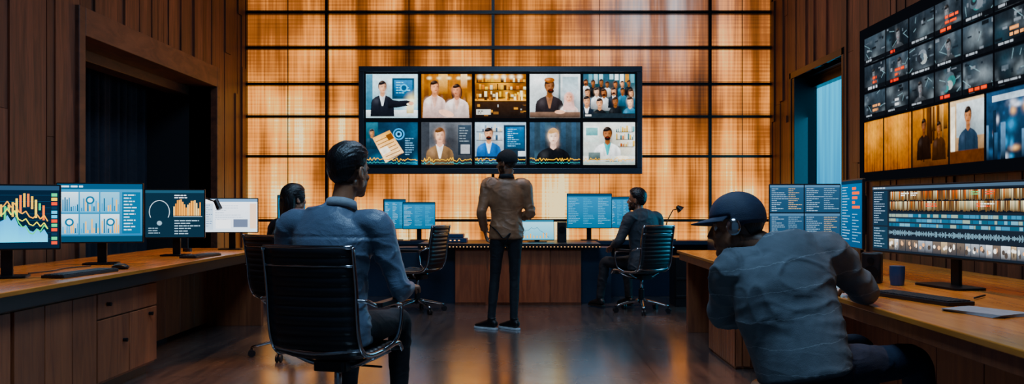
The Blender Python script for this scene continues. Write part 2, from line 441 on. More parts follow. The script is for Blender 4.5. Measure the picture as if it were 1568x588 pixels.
def portrait(cv,cx,cy,s,skin,hair,top,inner=None,L=2,long=False,beard=False,wide=1.0,hijab=False,bald=False,turn=0.0):
    sk=C(skin); dk=tuple(c*.42 for c in sk); md=tuple(c*.75 for c in sk); lt=tuple(min(1,c*1.35+.02) for c in sk)
    tp=C(top); tl=tuple(min(1,c*1.7+.02) for c in tp); td=tuple(c*.35 for c in tp)
    w=wide; f=cx+turn*s*.2
    cv.soft(cx+.6*s,cy+2.2*s,2.4*s,2.6*s,'000000',.45,L)
    if long: cv.ell(cx,cy+.35*s,.92*s,1.5*s,hair,L)
    cv.poly([(cx-2.15*s*w,cy+5*s),(cx-2.0*s*w,cy+2.6*s),(cx-1.8*s*w,cy+2.1*s),(cx-1.3*s*w,cy+1.7*s),(cx-.5*s,cy+1.35*s),(cx+.5*s,cy+1.35*s),(cx+1.3*s*w,cy+1.7*s),(cx+1.8*s*w,cy+2.1*s),(cx+2.0*s*w,cy+2.6*s),(cx+2.15*s*w,cy+5*s)],top,L+1,td)
    cv.soft(cx-1.1*s*w,cy+2.3*s,.5*s,.5*s,tl,.55,L+1); cv.soft(cx+1.3*s*w,cy+2.9*s,.25*s,1.2*s,td,.7,L+1); cv.soft(cx-.5*s,cy+3.2*s,.15*s,1.3*s,td,.6,L+1)
    if inner: cv.poly([(cx-.55*s,cy+1.25*s),(cx+.55*s,cy+1.25*s),(cx+.12*s,cy+3.2*s),(cx-.1*s,cy+3.2*s)],inner,L+2); cv.soft(cx+.2*s,cy+1.9*s,.25*s,.6*s,'000000',.35,L+2)
    cv.poly([(cx-.34*s,cy+.5*s),(cx+.34*s,cy+.5*s),(cx+.4*s,cy+1.4*s),(cx,cy+1.7*s),(cx-.4*s,cy+1.4*s)],md,L+3)
    cv.soft(cx+.1*s,cy+1.0*s,.45*s,.3*s,dk,.85,L+3)
    if hijab: cv.ell(cx,cy+.15*s,1.0*s,1.3*s,hair,L+3); cv.poly([(cx-.9*s,cy+.6*s),(cx+.9*s,cy+.6*s),(cx+1.2*s,cy+2.4*s),(cx-1.2*s,cy+2.4*s)],hair,L+3); cv.soft(cx+.8*s,cy+.8*s,.35*s,1.*s,'402820',.5,L+3)
    elif not bald: cv.ell(cx,cy-.2*s,.74*s,.94*s,hair,L+4)
    cv.ell(cx,cy+.05*s,.60*s,.88*s,md,L+5)
    cv.soft(f-.2*s,cy-.1*s,.42*s,.6*s,lt,.8,L+6); cv.soft(cx+.52*s,cy+.1*s,.2*s,.8*s,dk,.8,L+6); cv.soft(cx-.2*s,cy+.25*s,.16*s,.14*s,lt,.5,L+6)
    if beard: cv.ell(f,cy+.66*s,.46*s,.30*s,hair,L+6); cv.soft(f,cy+.38*s,.3*s,.09*s,hair,.8,L+6)
    if not hijab and not bald:
        cv.ell(cx-.12*s,cy-.70*s,.56*s,.28*s,hair,L+7,rot=-.28); cv.soft(cx+.3*s,cy-.66*s,.3*s,.16*s,hair,.9,L+7); cv.soft(cx-.3*s,cy-.85*s,.3*s,.1*s,'7a6a60',.3,L+7)
    for sx in (-1,1):
        cv.soft(f+sx*.26*s,cy-.07*s,.15*s,.08*s,'180c08',.85,L+7); cv.soft(f+sx*.27*s,cy-.24*s,.2*s,.04*s,'180c08',.7,L+7)
    cv.soft(f+.08*s,cy+.15*s,.07*s,.22*s,dk,.55,L+7); cv.soft(f,cy+.3*s,.13*s,.05*s,dk,.7,L+7)
    cv.soft(f,cy+.52*s,.2*s,.07*s,'6a2620',.85,L+8)
def wall_display():
    e=group('video_wall_display',(-.29,10.62,2.28))
    w,h=3.74,1.42
    mb=MB(); mb.rbox((0,.06,0),(w,.12,h),.02)
    for (a,b,c,d) in ((-w/2,w/2,h/2-.075,h/2),(-w/2,w/2,-h/2,-h/2+.075)): mb.box(a,b,-.03,.0,c,d)
    for (a,b) in ((-w/2,-w/2+.07),(w/2-.07,w/2)): mb.box(a,b,-.03,0,-h/2+.075,h/2-.075)
    mb.obj('bezel',pm('display_bezel',C('3a3e48'),.3,.4),e,bevel=.006)
    MB().box(-.5,.5,.12,.28,-.4,.4).obj('mount',M['dark'],e)
    cv=RV(434,165); cv.rect(0,0,434,165,'050608',0)
    X=[(11,90),(96,173),(178,256),(262,339),(344,423)]; Y=[(12,79),(86,151)]
    R=random.Random(4)
    def T(i,j,bg,bg2=None,blobs=()):
        cv.clip(X[i][0],Y[j][0],X[i][1],Y[j][1]); cv.rect(0,0,434,165,bg,1,bg2)
        for k in range(14): cv.soft(R.uniform(*X[i]),R.uniform(*Y[j]),R.uniform(3,16),R.uniform(3,16),R.choice(blobs or [bg]),R.uniform(.2,.6),1)
        return X[i][0],Y[j][0]
    def shelf(x,y,w_,h_,cols,L=2,nr=4,nc=9):
        for r in range(nr):
            cv.rect(x,y+(r+1)*h_/nr-1,x+w_,y+(r+1)*h_/nr,'1c120c',L)
            xx=x
            while xx<x+w_:
                ww=R.uniform(.5,1.4)*w_/nc
                if R.random()<.85:
                    hh=h_/nr*R.uniform(.3,.85); c_=R.choice(cols); cv.rect(xx+.3,y+(r+1)*h_/nr-1-hh,xx+ww*.85,y+(r+1)*h_/nr-1,c_,L,tuple(q*.5 for q in C(c_)))
                xx+=ww
    x,y=T(0,0,'b4d8e4','7fb0c4',['d8eef4','5c8ca4','e8f4f8'])
    cv.rect(x,y,x+10,y+67,'4c7c94',2,'2c5468'); cv.rect(x+40,y+6,x+74,y+38,'16384f',2); cv.rect(x+43,y+9,x+71,y+34,'0f6fa8',3,'0a3c60'); cv.text(x+46,y+12,22,5,4,1.3,'8fd8f0',4,R); cv.ell(x+58,y+21,6,6,'48b0e0',4); cv.ell(x+58,y+21,4,4,'0a3c60',5)
    cv.rect(x,y+55,x+80,y+70,'e8f0f4',2,'90a8b0')
    portrait(cv,x+25,y+20,9,'d8a488','0b0b10','181b24','d0d8e0',4,wide=.95,turn=1)
    cv.poly([(x+33,y+38),(x+50,y+41),(x+62,y+40),(x+69,y+42),(x+66,y+48),(x+50,y+51),(x+34,y+52)],'14161e',14,'08090c')
    cv.ell(x+69,y+45,4,3,'d8a488',15); cv.rect(x+62,y+46,x+73,y+60,'f0e8c0',13,'b0a070'); cv.ell(x+67.5,y+46,5.5,2,'fff8d8',14); cv.soft(x+70,y+40,7,9,'fff0b0',.7,12)
    x,y=T(1,0,'8a5430','4a2a18',['c88040','2c170c','e0a060','5a3018'])
    for k in range(7): cv.rect(x+k*11,y,x+k*11+4,y+67,'9c6838',2,'54301a')
    cv.rect(x+26,y,x+40,y+30,'e8b878',2,'a06a3c'); cv.rect(x+60,y,x+70,y+22,'f0d0a0',2,'a87040')
    for k in range(5): cv.soft(x+12+k*15,y+6,3,2,'fff0c0',.95,3)
    portrait(cv,x+20,y+20,9.5,'d89878','1a0f0c','e8c8c0','c8a090',4,wide=.9,turn=1)
    portrait(cv,x+54,y+25,9,'cc8c70','150c0c','f0d8d0','d8b0a0',4,long=True,wide=1.0,turn=-1)
    cv.ell(x+38,y+60,12,5,'e8b8a0',15,rot=.3)
    x,y=T(2,0,'7a4a26','1c120e',['c07830','f0b060','2a160c'])
    shelf(x+2,y+2,74,34,['d8963c','f0c060','8a4a20','c06a28','e8d8b0','402818','fff0c0'],2,3,18)
    for k in range(6): cv.soft(x+8+k*12,y+4,3.5,3,'fff4d0',.95,4)
    cv.rect(x,y+40,x+78,y+67,'2a1c14',3,'0c0a0a'); cv.rect(x,y+38,x+78,y+41,'d89850',4)
    for k in range(18): xx=x+2+R.random()*72; hh=R.uniform(3,12); cv.rect(xx,y+40-hh,xx+R.uniform(1.5,4),y+40,R.choice(['2a1a12','9a5a28','e8b868','483020','f8e0b0']),5)
    for k in range(14): xx=x+2+R.random()*72; yy=y+44+R.random()*18; cv.rect(xx,yy,xx+R.uniform(2,9),yy+R.uniform(1,5),R.choice(['6a4a30','1a1412','a87848','8a8a88']),5)
    cv.rect(x+2,y+54,x+24,y+62,'b8b8b0',5); cv.text(x+4,y+56,18,2,3,1.3,'202020',6,R)
    x,y=T(3,0,'ccd8dc','98a4a8',['f0f8fa','7c8c94','e0e8ea'])
    cv.rect(x,y,x+26,y+67,'e4ecec',2,'a8b4b8'); cv.rect(x+50,y+4,x+74,y+30,'8fa8b0',2,'c8d8e0'); cv.soft(x+14,y+10,9,5,'ffffff',.9,3); cv.rect(x+44,y,x+47,y+60,'6a787c',2)
    portrait(cv,x+30,y+19,10.5,'7a5038','1a100c','241f22','805c48',4,beard=True,wide=1.0,turn=1)
    cv.ell(x+30,y+9,8,4,'7a4a30',13); cv.soft(x+27,y+8,4,2,'c08868',.6,14)
    portrait(cv,x+60,y+36,8,'e8a890','d8b0a8','e8d0c8',None,14,hijab=True,wide=.9)
    cv.rect(x,y+58,x+78,y+68,'6a5448',30,'2c2420'); cv.ell(x+46,y+58,8,3,'d8a890',31)
    x,y=T(4,0,'2c5460','0c181f',['6a98a4','c8e0e4','102028','4a3a30'])
    for k in range(10): cv.rect(x+k*8,y,x+k*8+6,y+R.uniform(8,20),R.choice(['5a8a98','304a5a','9ab8c0','e8f0f0','a87848']),2)
    for r,(yy,ss,nn) in enumerate(((14,4.2,7),(27,5.2,6),(43,6.8,4))):
        for k in range(nn):
            portrait(cv,x+6+k*(70/(nn-1))*.95+(r%2)*2-2+R.uniform(-1.5,1.5),y+yy+R.uniform(-2,2),ss*R.uniform(.9,1.1),R.choice(['d09878','9a6448','e8b89c','7a5038']),R.choice(['0c0c10','20140f']),R.choice(['e8f0f4','1c2430','3a6a84','101418']),R.choice(['f8f8f8',None]),3+r*9,wide=.8,long=R.random()<.3,beard=R.random()<.3)
    cv.rect(x,y+60,x+80,y+68,'141c22',50); cv.text(x+3,y+62,26,1,3,2.5,'d8d8d8',51,R)
    x,y=T(0,1,'1c3044','0f1a28',['28506c','3a7090','0a1420'])
    cv.rect(x,y,x+18,y+34,'2c5868',2,'183038'); portrait(cv,x+9,y+16,5,'a87858','101014','203848',None,3)
    for rr,cc in ((9,'4a90c8'),(7,'142838'),(4.8,'6ab8f0'),(2.5,'142030')): cv.ell(x+50,y+18,rr,rr,cc,12+int(9-rr),28)
    cv.poly([(x+10,y+24),(x+36,y+12),(x+58,y+46),(x+30,y+62)],'e8a860',22,'f0d0a8')
    for k in range(7): cv.line([(x+15+k*3,y+30+k*4.6),(x+37+k*3,y+20+k*4.6)],1.1,'5a3418',23)
    cv.poly([(x+20,y+42),(x+32,y+36),(x+38,y+44),(x+26,y+51)],'f8ecd8',24); cv.poly([(x+30,y+20),(x+38,y+16),(x+43,y+24),(x+35,y+28)],'6a3c1c',24)
    cv.text(x+60,y+24,16,8,3.5,1.2,'7aa8c8',3,R)
    x,y=T(1,1,'54585e','1c1e22',['8a8c90','24262c','3c4450'])
    cv.rect(x,y,x+12,y+65,'2c3036',2); cv.rect(x+56,y+4,x+76,y+50,'2c3844',2,'1a2028'); cv.rect(x+60,y+34,x+74,y+48,'9a9ca0',3); cv.text(x+58,y+8,16,6,4,1.2,'7c8890',3,R)
    portrait(cv,x+28,y+20,11,'f0b498','4a3020','7a6048','e8e0d8',4,wide=.95)
    x,y=T(2,1,'a8c0d0','64747f',['e0ecf4','4c6478','c8d8e4'])
    shelf(x+2,y+2,40,26,['d8e0e8','f0f4f4','6a8090','405870','e8d8b8'],2,2,12)
    cv.rect(x+44,y+4,x+77,y+44,'1a2a3c',3); cv.rect(x+47,y+7,x+75,y+40,'2c5c88',4,'183850'); cv.text(x+50,y+10,20,9,3.2,1.1,'8cc8f0',5,R)
    portrait(cv,x+21,y+18,9.2,'d8a080','0c0c10','3460a0','d0e0f0',6,beard=True)
    cv.rect(x,y+52,x+79,y+66,'0c1420',22); cv.rect(x+44,y+40,x+66,y+54,'182430',23); cv.text(x+4,y+55,70,3,3.3,1.1,'5a7a98',24,R)
    x,y=T(3,1,'2c3c48','141c24',['3c5464','10181f'])
    for k in range(5): cv.rect(x+k*16,y,x+k*16+7,y+65,'32465a',2,'1a242c')
    portrait(cv,x+36,y+22,12,'f4c8b4','b08a64','0e1014',None,4,long=False,wide=1.05)
    x,y=T(4,1,'d4dcd8','98a49c',['f4f8f4','8ca8a0','e8e0c8'])
    shelf(x+50,y+4,27,34,['5a9aa0','e8c070','f8f8f0','3a6a70','c06848'],2,3,9)
    cv.rect(x+2,y+6,x+24,y+30,'f0f8f4',2,'c0d0c8'); cv.rect(x+4,y+8,x+22,y+20,'7ab0b0',3,'4c8084')
    portrait(cv,x+37,y+18,10,'8a5a40','0c0a0a','f4f8f8','3a9aa0',5,wide=1.0,beard=True)
    cv.rect(x,y+52,x+80,y+66,'d0d4cc',20,'888c84'); cv.rect(x+8,y+46,x+26,y+58,'586868',21,'303c3c'); cv.ell(x+60,y+54,10,3,'f8f0d8',21); cv.text(x+34,y+56,30,2,3,1.2,'4c5854',22,R)
    for i in (0,1,2,3,4):
        cv.clip(X[i][0],Y[1][0],X[i][1],Y[1][1]); pts=[]; xx=X[i][0]
        while xx<X[i][1]: pts.append((xx,143+R.uniform(-3.8,3.8)*math.sin((xx-X[i][0])*.08+.6))); xx+=1.6
        cv.line(pts,.8,'f0b030',60); cv.line([(p[0],(p[1]-143)*.6+148) for p in pts],.5,'30b0b0',59)
    cv.clip(); cv.grid('screen_image',w,h,e,Matrix.Translation((0,-.004,0)),2.0,.11,3,[(a,c,b,d) for (a,b) in X for (c,d) in Y])
wall_display()
def side_display():
    y0,y1,z0,z1=4.55,7.80,1.38,2.84
    w=y1-y0;h=z1-z0
    e=group('wall_status_screen',(RX-.11,(y0+y1)/2,(z0+z1)/2),-90)
    MB().rbox((0,.03,0),(w,.09,h),.015).obj('bezel',M['black'],e,bevel=.005)
    W=331;Hh=146; cv=RV(W,Hh); R=random.Random(11)
    cv.rect(0,0,W,Hh,'06070a',0)
    cols=[10,57,101,144,185,226,271,322]; rows=[9,36,62,88]; regs=[]
    for i in range(7):
        for j in range(3):
            x0,x1=cols[i]+1.2,cols[i+1]-1.2; ya,yb=rows[j]+1.2,rows[j+1]-1.2; regs.append((x0,ya,x1,yb))
            cv.clip(x0,ya,x1,yb); c1=R.choice(['242c34','2c343c','1a2026','34404a']); cv.rect(0,0,W,Hh,c1,1,'0e1216')
            ty=R.random(); cx=(x0+x1)/2;cy=(ya+yb)/2
            for k in range(16): cv.soft(R.uniform(x0,x1),R.uniform(ya,yb),R.uniform(1.5,9),R.uniform(1.5,7),R.choice(['5c656c','0c1014','40484f','88949a','182028','28404c']),R.uniform(.2,.6),2)
            for k in range(9):
                a_,b_=R.uniform(x0,x1),R.uniform(ya,yb); cv.rect(a_,b_,a_+R.uniform(1,9),b_+R.uniform(.6,3),R.choice(['707880','101418','4c565e','1c242c']),3)
            for k in range(4):
                a_,b_=R.uniform(x0,x1),R.uniform(ya,yb); cv.line([(a_,b_),(a_+R.uniform(-14,14),b_+R.uniform(-8,8))],.5,'7c98a0',3)
            if ty<.4:
                portrait(cv,cx+R.uniform(-6,6),cy-3,R.uniform(4,6),'6a6c70','15171a','383c40',None,4,wide=1.1)
            elif ty<.7:
                for k in range(6): cv.ell(cx+R.uniform(-6,6),cy+R.uniform(-4,4),7-k,5-k*.7,R.choice(['4c5860','687078','20242a','98a0a0','3a7070']),4+k)
            cv.rect(x0,yb-4,x1,yb,'0c0e12',20)
            if R.random()<.5: cv.text(x0+8,yb-3.4,24,1,3,2.4,R.choice(['ff4820','ff7830','f03020','c0c8d0']),22,R)
            else: cv.text(x0+4,yb-3.2,30,1,3,1.5,'a0a8b0',22,R)
            if R.random()<.35: cv.text(cx-4,cy,20,2,4,2,R.choice(['ff5028','e8ecf0','f8b080']),22,R)
    for i,(a,b) in enumerate([(10,52),(53,106),(107,166),(167,215),(216,322)]):
        cv.clip(a+1,90,b-1,137); regs.append((a+1,90,b-1,137))
        if i in (0,1):
            cv.rect(0,0,W,Hh,'d08038',1,'7c4420')
            k=a
            while k<b: cv.rect(k,88,k+R.uniform(.8,2.4),137,R.choice(['b87438','8a5228','e0984c']),2,'5c3018'); k+=3+R.random()*4
            cv.soft((a+b)/2,100,12,16,'ffb860',.6,3)
        elif i==2:
            cv.rect(0,0,W,Hh,'b87844',1,'4a2814')
            for k in range(12): xx=R.uniform(a,b); cv.rect(xx,90,xx+R.uniform(2,7),R.uniform(108,137),R.choice(['3c2214','c88850','5c3820','e8b078']),2,'2c180c')
            portrait(cv,a+20,104,5.5,'6c4430','1a100c','20140f',None,4); portrait(cv,a+44,108,5,'8c5c40','1a100c','3a2418',None,4)
        elif i==3:
            cv.rect(0,0,W,Hh,'e8c8a0',1,'6a4830'); cv.rect(a+10,92,b,118,'e0ecf0',2,'a0b4bc'); portrait(cv,a+26,103,6.5,'b88060','14100e','28384a',None,4); cv.rect(a,128,b,137,'4c2c1c',15)
            cv.rect(a+2,94,a+8,130,'fff4dc',4)
        else:
            cv.rect(0,0,W,Hh,'2c4460',1,'0c141f')
            for k in range(60): cv.soft(R.uniform(a,b),R.uniform(98,136),R.uniform(1,5),R.uniform(1,4),R.choice(['e8f0ff','5a9aca','ffc890','38587c','1a2c44']),.8,2)
            for k in range(14): xx=R.uniform(a,b); cv.rect(xx,R.uniform(98,120),xx+R.uniform(2,8),137,R.choice(['1a2838','3c5874','6a8cac']),3,'0c1420')
            cv.rect(a+8,93,b-20,97,'b8ccdc',7)
    cv.clip(); cv.grid('screen_image',w,h,e,Matrix.Translation((0,-.018,0)),1.9,.14,5,regs,.72)
side_display()
def monitor(name,loc,yaw,w,h,zc,draw,tilt=0,stand=True,bw=.22,base_off=-.02):
    e=group(name,loc,yaw)
    T=Matrix.Translation((0,0,zc))@Matrix.Rotation(rad(tilt),4,'X')
    mb=MB(); mb.rbox((0,.004,0),(w,.018,h),.008,M4=T); mb.rbox((0,.026,0),(w*.7,.03,h*.6),.03,M4=T)
    mb.obj('housing',M['black'],e,bevel=.002)
    if stand:
        mb=MB(); mb.rbox((0,.05,zc*.5),(.06,.02,zc),.008); mb.box(-.03,.03,.03,.06,zc-.05,zc+.03)
        mb.rbox((0,.05+base_off,.006),(bw,.17,.012),.03,axis='z'); mb.obj('stand',M['dark'],e,bevel=.002)
    cv=CV(100*w/h,100); cv.rect(0,0,cv.W,100,'0a0d12',0); draw(cv,cv.W,100,random.Random(int(abs(loc[0])*100+loc[1]*10)%99))
    cv.build('screen_image',w-.014,h-.018,e,T@Matrix.Translation((0,-.0062,0)),.0003)
    return e
def d_chart(cv,W,H,R):
    cv.rect(0,0,W,H,'0e1a28',1); cv.rect(0,0,W,7,'2a3c50',2); cv.text(3,2,60,1,4,2,'a0b8d0',3,R)
    for k in range(8): cv.line([(3,15+k*10),(W-12,15+k*10)],.4,'23405a',2)
    n=26; base=90
    top=[(4+i*(W-20)/n,66-22*math.exp(-((i-15)/5)**2)+R.uniform(-6,6)) for i in range(n+1)]
    for i in range(n):
        cv.poly([(top[i][0],base),(top[i][0],top[i][1]+8),(top[i+1][0],top[i+1][1]+8),(top[i+1][0],base)],'2f9fe0',3,'5fd0f8')
    cv.line([(p[0],p[1]-14) for p in top],1.6,'f0a020',6); cv.line([(p[0],p[1]+4-8*math.sin(p[0]*.1)) for p in top],1.6,'40c070',5); cv.line([(p[0],p[1]-2) for p in top],1.4,'e8e04a',7)
    for i in range(24): 
        hh=R.uniform(6,30); x=6+i*(W-24)/24; yy=22+10*math.sin(i*.6); cv.rect(x,yy,x+3,yy+hh,R.choice(['f0b830','f8d860','2ab070','f07030']),4)
    for j in range(12): cv.rect(W-11,12+j*7,W-3,17+j*7,R.choice(['e8c030','30b0e0','e05040','40c080','1a2a3c']),4)
def d_tiles(cv,W,H,R):
    cv.rect(0,0,W,H,'2f7fa8',1,'1c5f8a'); cv.rect(0,0,W,9,'17405e',2); cv.text(3,3,50,1,4,3,'c8e0f0',3,R)
    cw=(W*.72)/3
    for i in range(3):
        for j in range(2):
            x=3+i*cw;y=14+j*38; cv.clip(x,y,x+cw-2,y+35); cv.rect(0,0,W,H,R.choice(['a8d0e4','7fb8d4','c8e4f0']),2,'5a9cc0')
            for k in range(9): hh=R.uniform(4,26); cv.rect(x+2+k*cw/10,y+33-hh,x+2+(k+.6)*cw/10,y+33,R.choice(['1c6a98','2c88b8','0f4468','e8b070']),3)
            if (i+j)%2: cv.ell(x+cw*.5,y+14,7,7,'1c587c',4); cv.ell(x+cw*.5,y+14,4,4,'c8e4f0',5)
            cv.clip()
    cv.rect(W*.76,14,W-3,86,'1a5578',2); cv.text(W*.78,18,W*.18,12,5.5,2,'b8dcf0',3,R); cv.rect(0,90,W,100,'123448',2)
def d_arc(cv,W,H,R):
    cv.rect(0,0,W,H,'14222e',1); cv.rect(0,0,W,6,'284050',2)
    pts=[(28+20*math.cos(rad(a)),46+24*math.sin(rad(a))) for a in range(150,400,10)]; cv.line(pts,1.2,'b8ccd8',3)
    cv.ell(28,70,5,5,'8098a8',3); cv.text(6,80,40,3,5,1.8,'7c94a4',3,R)
    for k in range(16):
        x=56+k*(W-62)/16; hh=14+14*abs(math.sin(k*.45))+R.uniform(0,8); cv.rect(x,54-hh,x+(W-62)/22,54,R.choice(['f8a850','d88838','f8d090']),3)
    cv.line([(56,56),(W-4,56)],.8,'a0b0b8',3); cv.text(58,64,W-66,6,5.5,2,'90a8b8',3,R); cv.text(58,10,40,2,5,2,'d0dce4',3,R)
def d_doc(cv,W,H,R):
    cv.rect(0,0,W,H,'eef4fc',1,'d0e0f0'); cv.rect(0,0,W,9,'6a88a8',2); cv.rect(2,2,40,9,'e8eef4',3); cv.rect(4,14,26,94,'b4c8dc',2); cv.text(6,18,18,10,7,2,'56708c',3,R)
    cv.text(32,20,W-70,7,7,1.6,'8c9cb0',3,R); cv.rect(W*.55,62,W*.82,86,'5a6478',3); cv.rect(34,62,W*.5,90,'f4f8fc',3); cv.rect(W*.86,14,W-3,90,'e8c8b0',2)
def d_code(cv,W,H,R):
    for a,b in ((0,W*.485),(W*.5,W)):
        for (u,v) in ((0,48),(50,100)):
            cv.clip(a,u,b,v); cv.rect(0,0,W,H,'2c4258',1,'24384c'); cv.rect(a,u,b,u+4,'48647e',2)
            cv.text(a+3,u+6,(b-a)*.5,12,3.5,1.0,'90a8bc',3,R,.2); cv.text(a+(b-a)*.55,u+6,(b-a)*.42,11,3.5,1.0,R.choice(['7894a8','b8a078']),3,R,.3)
    cv.clip()
def d_red(cv,W,H,R):
    cv.rect(0,0,W,H,'1f5078',1,'183c5c'); cv.rect(0,0,W,5,'0c2438',2)
    cv.text(5,9,W*.4,20,4.4,1.4,'88a8c0',3,R)
    for k in range(5): cv.rect(W*.55,10+k*7,W*.55+R.uniform(12,W*.4),14+k*7,'e0552c',3)
    cv.text(W*.55,50,W*.42,10,4.5,1.4,'7098b4',3,R)
def d_edit(cv,W,H,R):
    cv.rect(0,0,W,H,'141a22',1); cv.rect(0,0,W,4,'3c4c5c',2); cv.text(3,1,80,1,3,1.6,'a8b8c8',3,R)
    cv.rect(2,6,38,60,'1a2836',2)
    cv.text(4,8,30,14,3.6,1.2,'8094a8',3,R); cv.rect(42,6,W-2,38,'0c1016',2)
    for rr in (0,1):
        x=44
        while x<W-5:
            ww=R.uniform(1.2,3.0); y0=8+rr*15; cv.rect(x,y0,x+ww,y0+R.uniform(12,14.4),R.choice(['c8b890','a88860','7a5a3a','d8c8a4','5a3a2a','b85a3a','4a3428','98987c']),3,'4a3a28'); x+=ww+R.choice([.3,.3,.8])
    for k in range(7): q=R.uniform(44,W-30); cv.text(q,R.choice([10,26]),24,2,3,1.6,R.choice(['60a068','d04838','e8f0e8']),4,R)
    for r in range(3):
        y=41+r*7; x=42
        cv.rect(42,y,W-2,y+6,'22303e',2)
        while x<W-4:
            ww=R.uniform(2,14); cv.rect(x,y+.8,x+ww,y+5.2,R.choice(['3f6f8c','2a5068','5f8ca0','244454','78887c']),3); x+=ww+.8
    x=42
    while x<W-4:
        hh=R.uniform(1,9); cv.rect(x,72-hh/2-2,x+.7,72+hh/2-2,'7898a8',3); x+=1.5
    cv.rect(2,62,38,96,'1c2c3a',2); cv.text(4,64,30,8,4,1.4,'7890a4',3,R)
    x=42
    while x<W-10:
        ww=R.uniform(8,16); cv.clip(x,80,x+ww,97); cv.rect(x,80,x+ww,97,R.choice(['8a9098','c8ccd0','5a5048','a89478']),2,'2c2c30')
        for q in range(3): cv.ell(x+R.uniform(2,ww-2),88+R.uniform(-3,4),R.uniform(1,3),R.uniform(2,4),R.choice(['e8e4dc','3a3430','c89a78']),3+q)
        cv.clip(); x+=ww+1
def d_blue(cv,W,H,R):
    cv.rect(0,0,W,H,'1e6a94',1,'14506f'); cv.rect(0,0,W,7,'0d3550',2)
    for c in range(3): cv.text(4+c*W/3,12,W/3-8,16,5,1.2,R.choice(['6fa8c4','4f94b4','90b8cc']),3,R)
def d_light(cv,W,H,R):
    cv.rect(0,0,W,H,'98ccdc',1,'60a0b8'); cv.rect(0,0,W,9,'3c6a80',2)
    cv.line([(6+i*W*.09,70-30*math.sin(i*.4)+R.uniform(-6,6)) for i in range(10)],2,'1c5a78',3)
    for k in range(8): cv.rect(10+k*W*.1,92-R.uniform(6,30),10+k*W*.1+5,92,'e8a860',3)
DZ=.74
monitor('desktop_monitor',(-2.93,4.55,DZ),20,.56,.375,.345,d_chart)
monitor('desktop_monitor',(-2.94,5.6,DZ),14,.555,.42,.36,d_tiles)
monitor('desktop_monitor',(-2.83,6.55,DZ),8,.47,.40,.345,d_arc)
monitor('desktop_monitor',(-2.72,7.5,DZ),4,.50,.325,.32,d_doc)
monitor('dual_panel_monitor',(2.0,5.7,DZ),-8,.49,.42,.355,d_code)
monitor('desktop_monitor',(2.06,5.02,DZ),-97,.46,.43,.36,d_red)
monitor('ultrawide_monitor',(2.13,4.03,DZ),-81,1.27,.38,.335,d_edit,bw=.34,base_off=-.04)
# ------------------------------------------------------------------ desks
def desk_left():
    e=group('control_desk')
    MB().box(-3.45,-2.45,2.4,7.77,.715,.74).obj('desktop',M['desk'],e,bevel=.004)
    mb=MB(); mb.box(-3.43,-2.47,2.42,7.75,.64,.715); mb.obj('fascia',M['fascia'],e,bevel=.003)
    mb=MB()
    mb.box(-3.3,-2.55,2.6,5.57,.07,.64)
    for (a,b) in ((2.62,3.3),(3.3,3.98)): mb.box(-2.55,-2.53,a+.006,b-.006,.09,.62)
    for (a,b) in ((4.0,4.26),(4.26,4.52),(4.52,4.78)): mb.box(-2.55,-2.53,a+.003,b-.003,.09,.62)
    mb.box(-2.55,-2.53,4.79,5.56,.47,.62); mb.box(-2.55,-2.53,4.79,5.17,.09,.46); mb.box(-2.55,-2.53,5.18,5.56,.09,.46)
    mb.obj('cabinet',M['cab'],e,bevel=.003)
    mb=MB(); mb.cyl((-2.53,4.9,.55),(-2.505,4.9,.55),.012); mb.cyl((-2.53,5.1,.3),(-2.505,5.1,.3),.012); mb.cyl((-2.53,5.45,.42),(-2.505,5.45,.42),.012); mb.obj('knobs',M['dark'],e)
    MB().box(-3.28,-2.6,2.6,5.55,0,.07).obj('plinth',M['fascia'],e)
    mb=MB(); y=5.58
    while y<7.66: mb.box(-3.05,-3.02,y,y+.3,.03,.64); y+=.303
    mb.box(-3.4,-2.5,7.69,7.76,0,.64); mb.obj('modesty_panel',M['cab'],e,bevel=.003)
desk_left()
def desk_right():
    e=group('control_desk')
    MB().box(1.42,2.78,1.4,7.4,.715,.74).obj('desktop',M['desk'],e,bevel=.004)
    MB().box(1.44,2.76,1.42,7.38,.655,.715).obj('fascia',M['cab'],e,bevel=.003)
    mb=MB(); y=5.64
    mb.box(1.5,2.6,5.66,6.34,.0,.655)
    while y<6.36: mb.box(1.485,1.5,y,y+.05,0.02,.655); y+=.06
    x=1.49
    while x<2.0: mb.box(x,x+.05,5.64,5.66,.02,.655); x+=.06
    y=1.5
    while y<5.6: mb.box(2.02,2.05,y,y+.4,.03,.655); y+=.404
    mb.box(1.5,2.7,7.28,7.36,0,.655)
    mb.obj('base_panels',M['cab'],e,bevel=.003)
desk_right()
def desk_center():
    e=group('reception_console')
    mb=MB(); mb.box(-.78,.68,9.3,9.9,.0,.655)
    mb.obj('front_cabinet',M['cab'],e,bevel=.004)
    mb=MB()
    for x_ in (-.78,-.4,-.04,.32): mb.box(x_+.004,x_+.356,9.285,9.3,.03,.64)
    mb.obj('front_panels',M['cab'],e,bevel=.003)
    mb=MB(); mb.box(-1.2,.9,9.22,9.95,.665,.715); mb.obj('counter_top',M['fascia'],e,bevel=.004)
    mb=MB(); mb.box(-1.5,-.79,9.5,9.9,0,.655); mb.box(.69,1.05,9.5,9.9,0,.655); mb.obj('side_panels',M['navy'],e,bevel=.003)
    mb=MB()
    for k in range(52): mb.box(-1.16+k*.04,-1.16+k*.04+.012,9.214,9.22,.674,.682)
    mb.obj('led_strip',M['led'],e)
    mb=MB(); mb.box(-3.3,2.6,9.96,10.3,.665,.715); mb.box(-3.3,2.6,10.2,10.26,0,.665); mb.box(-3.3,-3.24,9.98,10.26,0,.665); mb.box(2.54,2.6,9.98,10.26,0,.665); mb.obj('rear_counter',M['navy'],e,bevel=.003)
desk_center()
CZ=.715
monitor('desktop_monitor',(-1.60,10.08,CZ),50,.36,.38,.33,d_blue)
